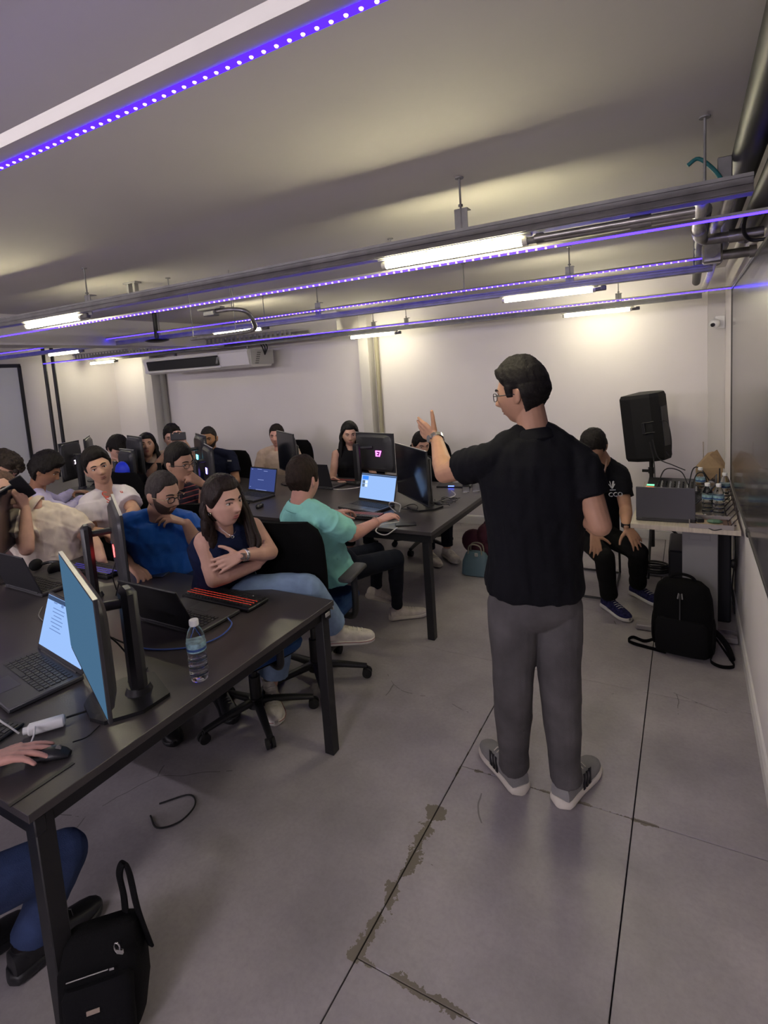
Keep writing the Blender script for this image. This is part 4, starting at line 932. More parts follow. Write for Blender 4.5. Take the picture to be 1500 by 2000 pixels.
# thin black chair frame by the seated man on the right
t = thing('metal_chair', 'thin black metal framed chair under the man in black at the right', 'chair', (-.62, 4.35, 0))
for s_, x in ((-1, -.88), (1, -.49)):
    MB().tube([(x, 4.05, .46), (x-.0, 4.10, .012), (x, 4.66, .012), (x+.0, 4.60, .46), (x, 4.66, .86)], .009, 8).build('side_frame', TLEG, t, world=True)
MB().tube([(-.88, 4.66, .012), (-.49, 4.66, .012)], .009).build('floor_bar', TLEG, t, world=True); MB().tube([(-.88, 4.10, .012), (-.49, 4.10, .012)], .009).build('floor_bar', TLEG, t, world=True)
MB().box((-.685, 4.32, .455), (.40, .42, .03), bev=.012).build('seat', BLACK, t, world=True); MB().box((-.685, 4.67, .74), (.40, .03, .26), bev=.012).build('backrest', BLACK, t, world=True)

# ================================================================ PEOPLE
SKIN = {}
def skin(name, col):
    return mat('skin_'+name, col, .52, var=.10, vscale=14, bump=.04, bscale=120, spec=.35)
def sinnoise(P, scale, seed, n=7, warp=.6):
    r = np.random.RandomState(seed); out = np.zeros(len(P))
    Q = P*scale
    for i in range(n):
        k = r.randn(3)*(1+.5*i); k2 = r.randn(3)
        out += np.sin(Q @ k + r.rand()*6.3 + warp*np.sin(Q @ k2*1.7+r.rand()*6.3)*2)/(1+.45*i)
    return out/n*1.6
def remesh(mb, voxel, smooth=2, ratio=None, fold=0, fscale=20, seed=1, keep=None, fdir=None):
    me = mb.mesh('tmp', smooth=False); o = bpy.data.objects.new('tmp', me); COL.objects.link(o)
    m_ = o.modifiers.new('r', 'REMESH'); m_.mode = 'VOXEL'; m_.voxel_size = voxel
    if smooth:
        s = o.modifiers.new('s', 'SMOOTH'); s.iterations = smooth; s.factor = .5
    if ratio:
        d = o.modifiers.new('d', 'DECIMATE'); d.ratio = ratio
    dg = bpy.context.evaluated_depsgraph_get(); out = bpy.data.meshes.new_from_object(o.evaluated_get(dg))
    bpy.data.objects.remove(o); bpy.data.meshes.remove(me)
    if fold:
        n = len(out.vertices); co = np.empty(n*3); out.vertices.foreach_get('co', co); co = co.reshape(-1, 3)
        no = np.empty(n*3); out.vertices.foreach_get('normal', no); no = no.reshape(-1, 3)
        A = co.copy()
        if fdir is not None: A = A*np.array(fdir)
        f = sinnoise(A, fscale, seed); f = np.sign(f)*np.abs(f)**.8
        co += no*(f*fold)[:, None]; out.vertices.foreach_set('co', co.reshape(-1)); out.update()
    out.polygons.foreach_set('use_smooth', [True]*len(out.polygons))
    return out
# ---------------- head: an analytic displaced sphere, then merged into the body surface
def head_dirs(nu, nv):
    th = np.linspace(0, 2*PI, nu, endpoint=False); ph = np.linspace(-PI/2+.03, PI/2-.03, nv)
    T, Pp = np.meshgrid(th, ph)
    # azimuth 0 = forward (+y)
    return np.stack([np.cos(Pp)*np.sin(T), np.cos(Pp)*np.cos(T), np.sin(Pp)], -1).reshape(-1, 3)
def grid_faces(nu, nv):
    F = [tuple(range(nu))[::-1]]+[(k*nu+i, k*nu+(i+1) % nu, (k+1)*nu+(i+1) % nu, (k+1)*nu+i) for k in range(nv-1) for i in range(nu)]+[tuple((nv-1)*nu+i for i in range(nu))]
    return F
def skull(D, face=True, jaw=1.0, nose=1.0):
    x, y, z = D[:, 0], D[:, 1], D[:, 2]
    P = np.stack([x*.0755, y*.096, z*.118], 1)
    lo = np.clip(-z, 0, 1)
    P[:, 0] *= 1-(.30/jaw)*lo**1.6
    back = np.clip(-y, 0, 1)
    P[:, 1] += .030*lo*back*1.6            # skull base rises at the back
    P[:, 2] += .035*lo*back
    fr = np.clip(y, 0, 1)
    P[:, 1] -= .006*fr*np.clip(z, 0, 1)
    P[:, 1] += .006*np.clip(-z-.3, 0, 1)*fr
    if face:
        g = lambda cx, cz, sx, sz: np.exp(-((np.abs(P[:, 0])-cx)/sx)**2-((P[:, 2]-cz)/sz)**2)*(y > 0)
        P0 = P.copy(); dy = np.zeros(len(P))
        dy += .0055*g(.022, .022, .020, .008)+.002*g(0, .02, .012, .01)     # brow
        dy -= .0085*g(.031, .002, .014, .011)                                # sockets
        zz = P0[:, 2]
        prof = np.clip((.012-zz)/.045, 0, 1)*(zz > -.036)+np.clip((zz+.048)/.012, 0, 1)*(zz <= -.036)
        dy += nose*.026*prof*np.exp(-(P0[:, 0]/(.0070+.0055*prof))**2)*(y > 0)
        dy += .005*g(.013, -.033, .006, .007)                                # nostril wings
        dy += .0055*g(0, -.060, .020, .0045)+.0060*g(0, -.071, .017, .005)-.004*g(0, -.0655, .022, .0022)-.003*g(0, -.083, .02, .006)
        dy += .0055*g(0, -.100, .018, .012)+.0035*g(.045, -.022, .016, .016)
        P[:, 1] += dy
    return P
class Head:
    def __init__(s, c, f, up=V((0, 0, 1)), sc=1.0, jaw=1.0, nose=1.0):
        s.c = V(c); f = V(f).normalized(); x = f.cross(V(up)).normalized(); z = x.cross(f).normalized()
        s.x, s.f, s.z, s.sc = x, f, z, sc; s.jaw = jaw; s.nose = nose
        s.M = np.array([[x.x, f.x, z.x], [x.y, f.y, z.y], [x.z, f.z, z.z]])*sc
        s.R = Matrix((x, f, z)).transposed()
    def w(s, P): return (s.M @ np.asarray(P).T).T+np.array(s.c)
    def p(s, x, y, z): return s.c+(s.x*x+s.f*y+s.z*z)*s.sc
    def add(s, mb, nu=110, nv=90):
        P = skull(head_dirs(nu, nv), True, s.jaw, s.nose); mb.add(s.w(P), grid_faces(nu, nv))
        for sd in (-1, 1):   # ears
            R = s.R @ rotm(0, 0, sd*.35) @ rotm(.15)
            mb.ell(s.p(sd*.077, -.010, -.006), (.008*s.sc, .019*s.sc, .030*s.sc), R, 12, 8)
            mb.ell(s.p(sd*.082, -.018, .004), (.006*s.sc, .012*s.sc, .020*s.sc), R, 10, 6)
def hairmesh(H, region, thick, seed=1, lump=.004, strand=.0025, nu=150, nv=110):
    "region(theta_deg_from_front 0..180, z_local) -> signed metres inside hair; thick(theta,z)->metres"
    D = head_dirs(nu, nv); P = skull(D, False, H.jaw); th = np.degrees(np.abs(np.arctan2(D[:, 0], D[:, 1])))
    sgn = region(th, P[:, 2], P[:, 0]); m_ = np.clip(sgn/.010+.5, 0, 1); m_ = m_*m_*(3-2*m_)
    t = thick(th, P[:, 2])*np.ones(len(P))
    t = t+lump*sinnoise(P, 45, seed)+strand*sinnoise(P*np.array([1, 1, .35]), 260, seed+3, 5)
    N = D/np.linalg.norm(D/np.array([.0755, .096, .118])**.0, axis=1)[:, None]
    t = t*np.clip(.30+sgn/.030, .30, 1); t = t*np.where(th < 100, np.clip((P[:, 2]+.03)/.06, .12, 1), 1)
    off = np.where(m_ > .02, (t+.0015)*m_-(1-m_)*.010, -.010)
    P = P+N*off[:, None]
    mb = MB(); mb.add(H.w(P), grid_faces(nu, nv)); return mb
def hairline(front=.062, side=.012, back=-.070, side_a=62, burn=False, top=.0):
    def f(th, z, x):
        line = np.where(th < 38, front, np.where(th < side_a, front+(side+.02-front)*(th-38)/(side_a-38), np.where(th < 100, side+.02-.02*(th-side_a)/max(1, 100-side_a), np.where(th < 116, side+(back-side)*(th-100)/16, back))))
        if burn: line = np.where(th > 70, np.where(th < 88, np.minimum(line, -.010), line), line)
        return z-line
    return f
def hand(mb, wrist, d, n, curl=(.35, .4, .45, .5), side=1, spread=.10, sc=1.0, thumb=(.7, .35), thumbcurl=.25, palm=.088, straight=None):
    "d: direction wrist->knuckles, n: back-of-hand normal, side=+1 thumb towards d x n"
    d = V(d).normalized(); n = (V(n)-d*V(n).dot(d)).normalized(); s_ = d.cross(n)*side   # towards the thumb
    w = V(wrist); r = .0092*sc
    K = []
    for i, (o, L) in enumerate(((.030, .088), (.010, .090), (-.010, .086), (-.029, .078))):
        k = w+(d*L+s_*o)*sc*palm/.088; K.append(k)
        b = w+(d*.012+s_*o*.55)*sc
        mb.cap(b, k, .0135*sc, .0112*sc, 10)
    mb.ell(w+(d*.048)*sc, (.036*sc, .044*sc, .013*sc), Matrix((s_, d, n)).transposed(), 14, 8)
    for i, L in enumerate((.070, .078, .072, .056)):
        c = curl[i]; o = (1.5-i)*spread*(1 if c < .9 else .3)
        dd = (d+s_*o).normalized(); p = K[i]; a = c*.8
        for j, f_ in enumerate((.45, .31, .24)):
            ax = dd*math.cos(a)-n*math.sin(a)
            q = p+ax*L*f_*sc*1.05
            mb.cap(p, q, r*(1.05-.13*j), r*(.95-.13*j), 9); p = q; a += c*(1.15 if j == 0 else .8)
    b = w+(d*.022+s_*.022-n*.004)*sc; t1 = (d*(1-thumb[0])+s_*thumb[0]-n*thumb[1]).normalized()
    p = b+t1*.042*sc; mb.cap(b, p, .0145*sc, .0115*sc, 10)
    t2 = (t1*(1-thumbcurl)+d*thumbcurl).normalized(); q = p+t2*.031*sc; mb.cap(p, q, .0108*sc, .0098*sc, 9)
    t3 = (t2*(1-thumbcurl)+d*thumbcurl).normalized(); mb.cap(q, q+t3*.024*sc, .0098*sc, .0078*sc, 9)
def lerp(a, b, t): return V(a)*(1-t)+V(b)*t
FAB = lambda name, col, **k: mat('cloth_'+name, col, k.pop('rough', .85), bump=.25, spec=k.pop('spec', .18), bscale=k.pop('bs', 350), var=k.pop('var', .12), vscale=k.pop('vs', 9), **k)
def torso_rings(J, w, dep, belly=0, off=0, hem=0.0, top=1.0):
    pel, nk = J['pelvis'], J['neck']; latS = (J['shR']-J['shL']); sw = latS.length/2; latS.normalize()
    latP = J.get('plat', latS).normalized(); up = (nk-pel).normalized(); fwd0 = up.cross(latS)
    bend = J.get('bend', .0)
    if fwd0.dot(J['face']) < 0 and not J.get('flip'): pass
    R = []
    spec = [(-.06, .160, .118), (0, .165, .120), (.16, .152, .112), (.34, .150, .112), (.52, .166, .122), (.70, .178, .120), (.83, .170, .105), (.92, .130, .082), (.985, .072, .064)]
    for t, a, b in spec:
        if t < hem: continue
        c = lerp(pel, nk, t); lat = latP.lerp(latS, min(1, max(0, t*1.2))).normalized(); fw = up.cross(lat).normalized()
        sgn = 1 if fw.dot(J['chestdir']) > 0 else -1; fw *= sgn
        aa, bb = a*w+off, b*dep+off
        if t > .8: aa = min(aa, sw*.98+off) if t < .9 else aa
        c = c+fw*(bend*math.sin(PI*min(1, max(0, t))))
        if belly and t < .6:
            k = math.exp(-((t-.22)/.2)**2)*belly; c = c+fw*k*.5; bb += k*.5; aa += k*.25
        R.append((c, lat*aa, fw*bb, 2.4))
    return R
def shoe(root, ankle, toe_dir, upper, sole, L_=None, L=.28, h=.075, label=None, high=0, stripes=None, toecap=None, pitch=0, W=.047, ztop=None, name='shoe', line=None):
    "ankle: point of the ankle; the shoe is built flat then pitched"
    L = L_ or L
    td = V((toe_dir[0], toe_dir[1], 0)).normalized(); sd = V((td.y, -td.x, 0)); up = V((0, 0, 1))
    q = Quaternion(sd, pitch); a = V(ankle)
    zr = a.z-.085
    O = V((a.x, a.y, zr))
    def P(u, v_, z): return a+q @ (O+td*(u-.06)+sd*v_+up*z-a)
    prof = [(0, .55, .75), (.03, .82, .95), (.10, .88, 1.0), (.25, .86, .98), (.40, .84, .90), (.55, .92, .74), (.70, 1.0, .60), (.82, .96, .50), (.92, .78, .42), (.975, .5, .32), (1, .22, .2)]
    up_m = MB(); so = MB(); Ru, Rs = [], []
    X = lambda v_: P(0, v_, 0)-P(0, 0, 0)
    Z = lambda z: P(0, 0, z)-P(0, 0, 0)
    for t, w_, hh in [(-.022, .22, .3)]+prof:
        u = t*L; hz = h*hh
        cb = P(u, 0, .022+hz*.35); (Ru.append((P(max(u, .004), 0, .022+hz*.35), X(W*w_*.93), Z(hz*.60), 2.6)) if t >= 0 else None)
        sh = .030+.008*(t < .3)-.010*(t < 0); cs = P(u, 0, sh/2+(.010*max(0, t-.8)*5*.5)); Rs.append((cs, X(W*w_*1.06+.002), Z(sh/2), 3.2))
    up_m.loft(Ru, 20)
    if high: up_m.loft([(P(.065, 0, .05), X(.042), P(.055, 0, 0)-P(0, 0, 0), 2.2), (P(.06, 0, .10), X(.038), P(.048, 0, 0)-P(0, 0, 0)), (P(.055, 0, .10+high), X(.040), P(.050, 0, 0)-P(0, 0, 0))], 20)
    else: up_m.loft([(P(.06, 0, .05), X(.040), P(.052, 0, 0)-P(0, 0, 0)), (P(.058, 0, .092), X(.036), P(.045, 0, 0)-P(0, 0, 0))], 20)
    o = up_m.build(name, upper, root, True, auto=50)
    if label: o['label'] = label
    MB().loft(Rs, 24).build('sole', sole, o, world=True, auto=50)
    if stripes:
        for sg in (-1, 1):
            for k in range(3):
                u = L*(.36+.075*k)
                MB().add([P(u, sg*W*.90, .030), P(u+.013, sg*W*.90, .030), P(u+.040, sg*W*.60, .074), P(u+.027, sg*W*.60, .076), P(u, sg*W*.99, .033), P(u+.013, sg*W*.99, .033), P(u+.040, sg*W*.72, .080), P(u+.027, sg*W*.72, .082)],
                         [(4, 5, 6, 7), (0, 3, 2, 1), (0, 1, 5, 4), (1, 2, 6, 5), (2, 3, 7, 6), (3, 0, 4, 7)]).build('stripe', stripes, o, world=True, smooth=False)
    if line:
        Rl = []
        for t, w_, hh in prof: Rl.append(P(t*L, W*w_*1.09+.002, .024))
        MB().tube(Rl, .0017, 5).build('sole_line', line, o, world=True); MB().tube([P(t*L, -(W*w_*1.09+.002), .024) for t, w_, hh in prof], .0017, 5).build('sole_line', line, o, world=True)
    mb = MB()
    for k in range(6 if high else 5):
        u = .10+.021*k if not high else .085+.024*k; z = (h*(1.02-.55*(u/L-.3)*1.2)+.016) if u > .12 else h*1.05+.012
        if high and k < 2: z = .10+high*(1-k*.5)
        mb.tube([P(u, -.02, z-.008), P(u+.004, 0, z), P(u, .02, z-.008)], .0022, 5)
    mb.build('laces', sole if not high else mat('lace_white', (.7, .68, .62), .7), o, world=True)
    return o
def person(label, J, sk, hair=None, shirt=None, pants=None, voxel=.0055, ratio=.45, s=1.0, w=1.0, dep=1.0, belly=0, hands=None, headsc=1.0, jaw=1.0, nose=1.0, shoes=None, female=False, arm=1.0, glasses=None, beard=None, collar=None, brow=(.015, .01, .008), eyes=True, legs=True, seed=1, group=None, lips=None, sleeveR=1.0, eyedir=0):
    """J world joints: head, face(dir), up, neck, pelvis, shL, shR, elL, wrL, elR, wrR, hipL.. ; L/R are the person's own"""
    J = dict(J); J.setdefault('up', V((0, 0, 1)))
    if 'chestdir' not in J: J['chestdir'] = J['face']
    lat = (J['shR']-J['shL']).normalized(); J.setdefault('plat', lat)
    fl_ = V((J['chestdir'].x, J['chestdir'].y, 0)).normalized()
    P0 = J['pelvis']
    if 'hipL' not in J:
        side = V((J['plat'].x, J['plat'].y, 0)).normalized()
        for sd, k in (('L', -1), ('R', 1)):
            J['hip'+sd] = P0+side*k*.085*s
            J.setdefault('kn'+sd, J['hip'+sd]+fl_*.40*s+side*k*.06+V((0, 0, .48-P0.z)) if True else None)
            J.setdefault('an'+sd, V((J['kn'+sd].x, J['kn'+sd].y, .09))+fl_*.0)
    t = thing('person', label, 'person', (P0.x, P0.y, 0), 0, group)
    H = Head(J['head'], J['face'], J['up'], headsc, jaw, nose)
    # ---- body (one continuous skin surface)
    mb = MB(); H.add(mb)
    nb = J['neck']; nt = H.p(0, -.022, -.055)
    nr = .053*w**.5*(.9 if female else 1)*headsc
    mb.cap(nb-(nt-nb).normalized()*.03, nt, nr*1.12, nr*.98, 18)
    mb.loft(torso_rings(J, w*.90, dep*.86, belly*.8, -.012), 24)
    ar = arm*(.88 if female else 1.0)
    for sd in 'LR':
        sh, el, wr = J['sh'+sd], J['el'+sd], J['wr'+sd]
        mb.cap(lerp(nb, sh, .25)+V((0, 0, .004)), sh, .036*ar, .055*ar, 14)
        mb.cap(sh, el, .054*ar, .041*ar, 16); m_ = lerp(el, wr, .3)
        mb.cap(el, m_, .041*ar, .043*ar, 16); mb.cap(m_, wr, .042*ar, .0265*ar, 16)
        hd = (hands or {}).get(sd)
        if hd is None: hd = dict(d=(wr-el), n=V((0, 0, 1)))
        if hd != 'none':
            hd = dict(hd); hand(mb, wr+V(hd['d']).normalized()*.008, side=hd.pop('side', 1 if sd == 'L' else -1), sc=hd.pop('sc', s*(.92 if female else 1.0)), **hd)
    if legs:
        for sd in 'LR':
            mb.cap(J['hip'+sd], J['kn'+sd], .070*w, .048, 14); mb.cap(J['kn'+sd], J['an'+sd], .048, .034, 14); 
    me = remesh(mb, voxel, 2, ratio); body = link('body', me, sk, t, True)
    # ---- eyes, brows, lips
    if eyes:
        fy = lambda x, z: float(skull(np.array([[x/.0755, math.sqrt(max(.05, 1-(x/.0755)**2-(z/.118)**2)), z/.118]]), True, jaw, nose)[0, 1])
        mw = mat('eye_white', (.55, .50, .48), .3); mi = mat('iris', (.02, .012, .008), .2); mbw = mat('brow_%g' % brow[0], brow, .8)
        e = MB(); ii = MB(); b = MB(); ld = MB()
        for sd in (-1, 1):
            y0 = fy(sd*.031, .001)
            e.ell(H.p(sd*.031, y0-.0050, .001), (.0140*headsc, .0095*headsc, .0066*headsc), H.R, 12, 8)
            ii.ell(H.p(sd*.031+eyedir*.004, y0+.0005, .0012), (.0056*headsc, .0050*headsc, .0056*headsc), H.R, 10, 6)
            pts = [H.p(sd*(.031+.014*(k-2)/2), fy(sd*(.031+.014*(k-2)/2), .007)+.0018-.001*abs(k-2), .0072-.0030*((k-2)/2)**2) for k in range(5)]
            ld.tube(pts, .0017*headsc, 5)
            pts = [H.p(sd*(.013+.0085*k), fy(sd*(.013+.0085*k), .022)+.0012, .020+.0055*math.sin(k*.75)) for k in range(5)]
            b.tube(pts, [.0028, .0044, .0042, .0034, .0018], 6)
        e.build('eyes', mw, t, True); ii.build('irises', mi, t, True); b.build('eyebrows', mbw, t, True); ld.build('eyelids', mbw, t, True)
        lp = MB(); lm = mat('lips_%s' % (lips or 'm'), {'m': (.22, .085, .07), 'f': (.35, .09, .09)}[lips or 'm'], .45)
        for z_, r_ in ((-.0605, .0032), (-.0705, .0038)):
            pts = [H.p(x_, fy(x_, z_)-.0016-.12*abs(x_), z_+.0025*(abs(x_)/.02)) for x_ in (-.020, -.012, -.004, .004, .012, .020)]
            lp.tube(pts, [r_*.4, r_*.9, r_, r_, r_*.9, r_*.4], 7)
        lp.build('lips', lm, t, True)
    if hair: hair(H, t)
    if beard: beard(H, t)
    if glasses:
        gm = glasses.get('mat', BLACK); g = MB(); rr = glasses.get('r', .0016)
        for sd in (-1, 1):
            g.tube([H.p(sd*.033+.020*math.copysign(abs(math.cos(a))**.7, math.cos(a)), .101+.002*(1-abs(math.cos(a)))-abs(sd*.033+.02*math.cos(a))*.12, -.003+.0155*math.copysign(abs(math.sin(a))**.7, math.sin(a))) for a in np.linspace(0, 2*PI, 17)], rr, 6)
            tm = MB().tube([H.p(sd*.054, .094, .002), H.p(sd*.073, .085, .003), H.p(sd*.081, .0, .002), H.p(sd*.082, -.02, -.008)], rr*glasses.get('tk', 1.2), 6)
            tm.build('glasses_arm', glasses.get('arm', gm), t, True)
        g.tube([H.p(-.013, .1025, .002), H.p(0, .106, .005), H.p(.013, .1025, .002)], rr, 6)
        g.build('glasses_frame', gm, t, True)
    # ---- shirt
    if shirt:
        mb = MB(); off = shirt.get('off', .012); mb.loft(torso_rings(J, w, dep, belly, off, hem=shirt.get('hem', -.1)), 28)
        sl = shirt.get('sleeve', 'short'); sr = shirt.get('sr', 1.0)
        for sd in 'LR':
            sh, el, wr = J['sh'+sd], J['el'+sd], J['wr'+sd]
            if sl != 'none': mb.cap(lerp(nb, sh, .18)+V((0, 0, .016)), sh, .050*ar, .064*ar, 14)
            else: mb.cap(lerp(nb, sh, .35), lerp(nb, sh, .80), .056*ar, .052*ar, 12)
            if sl == 'short':
                e_ = lerp(sh, el, shirt.get('len', .66)); a, b, _ = frame(el-sh)
                mb.loft([(lerp(sh, e_, f), a*r_, b*r_) for f, r_ in ((-.1, .045*ar), (.0, .066*ar*sr), (.4, .070*ar*sr), (.9, .068*ar*sr), (1.0, .069*ar*sr))], 20)
            elif sl == 'long':
                mb.cap(sh, el, .066*ar*sr, .058*ar*sr, 16); mb.cap(el, lerp(el, wr, .93), .058*ar*sr, .038*ar*sr, 16)
        if female:
            up = (nb-P0).normalized(); fw = up.cross(lat); fw = fw if fw.dot(J['chestdir']) > 0 else -fw
            for k in (-1, 1): mb.ell(lerp(P0, nb, .66)+lat*k*.075*w+fw*(.075*dep), (.07, .06, .07), None, 14, 8)
        me = remesh(mb, shirt.get('voxel', voxel*1.25), shirt.get('smooth', 4), ratio, fold=shirt.get('fold', .004)*1.5, fscale=shirt.get('fs', 16)*1.7, seed=seed, fdir=shirt.get('fdir'))
        so = link('shirt', me, shirt['mat'], t, True)
        if collar:
            ax = (nt-nb).normalized(); a, b, _ = frame(ax); c0 = nb-ax*.030
            k_ = nr*1.12
            mbc = MB().loft([(c0, a*(k_+.018), b*(k_+.018)), (c0+ax*.022, a*(k_+.012), b*(k_+.012)), (c0+ax*.040, a*(k_+.006), b*(k_+.006)), (c0+ax*.042, a*(k_+.002), b*(k_+.002)), (c0+ax*.02, a*(k_+.002), b*(k_+.002))], 24, caps=False)
            mbc.loft([(c0+ax*.042, a*(k_+.004), b*(k_+.004)), (c0+ax*.030, a*(k_+.016), b*(k_+.016)), (c0+ax*.002, a*(k_+.022), b*(k_+.022)), (c0-ax*.004, a*(k_+.018), b*(k_+.018)), (c0+ax*.02, a*(k_+.012), b*(k_+.012))], 24, caps=False)
            mbc.build('collar', collar, so, True)
    if pants and legs:
        mb = MB(); pr = pants.get('r', 1.0); cut = pants.get('cut', 1.0)
        mb.ell(lerp(J['hipL'], J['hipR'], .5)+V((0, 0, .02)), (.17*w, .13*w, .12), Matrix((V((J['plat'].x, J['plat'].y, 0)).normalized(), V((-J['plat'].y, J['plat'].x, 0)).normalized(), V((0, 0, 1)))).transposed(), 20, 12)
        if pants.get('waist'): mb.loft([(lerp(lerp(J['hipL'], J['hipR'], .5), J['pelvis'], f), J['plat']*a_, V((-J['plat'].y, J['plat'].x, 0))*b_, 2.4) for f, a_, b_ in pants['waist']], 24)
        for sd in 'LR':
            h, k, an = J['hip'+sd], J['kn'+sd], J['an'+sd]
            tr = pants.get('thigh', .084); kr = pants.get('knee', .066); cr_ = pants.get('calf', .064); hr = pants.get('hemr', .056)
            mb.cap(h, k, tr*w, kr, 18); e_ = lerp(k, an, pants.get('len', .93)); ax = (an-k); a, b, _ = frame(ax)
            mb.loft([(k, a*kr, b*kr), (lerp(k, e_, .35), a*cr_, b*cr_), (lerp(k, e_, .8), a*(hr*.95), b*(hr*.95)), (e_, a*hr, b*hr)], 18)
        me = remesh(mb, pants.get('voxel', voxel*1.3), 3, ratio, fold=pants.get('fold', .004), fscale=pants.get('fs', 14), seed=seed+5)
        link('trousers', me, pants['mat'], t, True)
    if shoes and legs:
        for sd in 'LR':
            kw = dict(shoes); kw.update(shoes.get(sd, {})); [kw.pop(q, 0) for q in 'LR' if isinstance(kw.get(q), dict)]
            dr = kw.pop('dir', fl_); shoe(t, J['an'+sd], dr, **kw)
    return t, H
# ---- hair styles
def short_hair(name='black_hair', col=(.012, .010, .009), front=.060, side=.014, back=-.068, th=.016, topth=.012, lump=.005, seed=1, burn=True, sidek=.45, side_a=62, fringe=0, strand=.0028):
    m_ = mat(name, col, .62, bump=.3, bscale=260, var=.35, vscale=90, aniso=(1, 1, .2), spec=.18)
    def f(H, t):
        def thick(a, z):
            k = np.clip((z+.02)/.09, 0, 1); r = th*(sidek+(1-sidek)*k)+topth*np.clip((z-.04)/.07, 0, 1)
            return r+fringe*np.exp(-(a/40)**2)*np.exp(-((z-front-.012)/.022)**2)
        hairmesh(H, hairline(front, side, back, side_a, burn), thick, seed, lump, strand).build('hair', m_, t, True, auto=180)
    return f
def curly_hair(name, col, th=.045, back=-.05, seed=3, curls=130, front=.045):
    m_ = mat(name, col, .7, bump=.6, bscale=200, var=.5, vscale=60)
    def f(H, t):
        mb = hairmesh(H, hairline(front, -.01, back, 70, False), lambda a, z: th*np.clip(.5+z/.12, .3, 1), seed, .012, .006)
        r = np.random.RandomState(seed)
        for i in range(curls):
            a = r.rand()*2*PI; z = r.rand()*.16-.04; k = math.sqrt(max(.02, 1-(z/.13)**2)); ff = math.cos(a)
            if ff > .55 and z < front+.01: continue
            c = H.p(math.sin(a)*(.075+th*.8)*k, math.cos(a)*(.095+th*.7)*k-.004, z+.02)
            mb.ell(c, (.017, .017, .017), rotm(r.rand()*3, r.rand()*3, 0), 8, 5)
        mb.build('hair', m_, t, True, auto=180)
    return f
def long_hair(name, col, J, length=.38, seed=2, front=.060, sides=(-1, 1), thick=.016, fall=None, part=0, backonly=False, wave=.012, n=46):
    m_ = mat(name, col, .5, bump=.3, bscale=200, var=.35, vscale=70, aniso=(1, 1, .15), spec=.25)
    def f(H, t):
        mb = hairmesh(H, hairline(front, -.03, -.085, 78, False), lambda a, z: thick+.004*np.clip(z/.1, 0, 1), seed, .003, .003)
        r = np.random.RandomState(seed)
        for i in range(n):
            a = (.36+.64*r.rand())*PI*(1 if r.rand() < .5 else -1) if not backonly else (.55+.45*r.rand())*PI*(1 if r.rand() < .5 else -1)
            z0 = .04-.05*r.rand(); k = math.sqrt(1-(z0/.13)**2)
            p = H.p(math.sin(a)*.086*k, math.cos(a)*.104*k, z0)
            q = H.p(math.sin(a)*.092, math.cos(a)*.104, -.06)
            L = length*(.75+.3*r.rand()); down = V((0, 0, -1)); out = (H.x*math.sin(a)+H.f*math.cos(a)); out.z = 0
            pts = [p, lerp(p, q, .55)+out*.008, q]
            F_ = V(fall) if fall is not None else V((0, 0, 0)); ph = r.rand()*6
            for k2 in range(1, 6):
                f_ = k2/5; pts.append(q+down*L*f_+F_*f_+out*(.018*math.sin(f_*2.4))+H.x*wave*math.sin(ph+f_*7))
            rad = [.006, .013, .016, .017, .017, .016, .013, .004][:len(pts)]
            mb.tube(curve_pts(pts, 3), list(np.interp(np.linspace(0, 1, (len(pts)-1)*3+1), np.linspace(0, 1, len(pts)), rad)), 7)
        mb.build('hair', m_, t, True, auto=180)
    return f
def beard_(col=(.075, .045, .034), th=.0016, name='beard_hair'):
    def f(H, t):
        D = head_dirs(120, 90); P = skull(D, True, H.jaw, H.nose); a = np.degrees(np.abs(np.arctan2(D[:, 0], D[:, 1])))
        z, x = P[:, 2], np.abs(P[:, 0])
        line = np.where(a < 78, -.045-.02*np.exp(-((a-20)/18)**2)*0+.045*np.clip((a-35)/45, 0, 1), .01)
        m_ = np.clip((line-z)/.006, 0, 1)*np.clip((92-a)/8, 0, 1)
        m_ = np.where((x < .022) & (z > -.078) & (z < -.053), 0, m_)
        mus = np.exp(-((z+.051)/.0045)**2)*(x < .026)*(a < 60); m_ = np.clip(m_+mus, 0, 1)
        N = D.copy(); P = P+N*((m_*(th+.001*sinnoise(P, 300, 4))-(1-m_)*.006))[:, None]
        MB().add(H.w(P), grid_faces(120, 90)).build('beard', mat(name, col, .9, bump=.5, bscale=500), t, True, auto=180)
    return f
SK_TAN = skin('tan', (.44, .245, .155)); SK_BROWN = skin('brown', (.34, .175, .10)); SK_LIGHT = skin('light', (.56, .33, .25)); SK_PINK = skin('pink', (.60, .32, .26)); SK_MID = skin('mid', (.50, .29, .20))
A = lambda x, y, d: at(x, y, D=d)
UP = V((0, 0, 1))
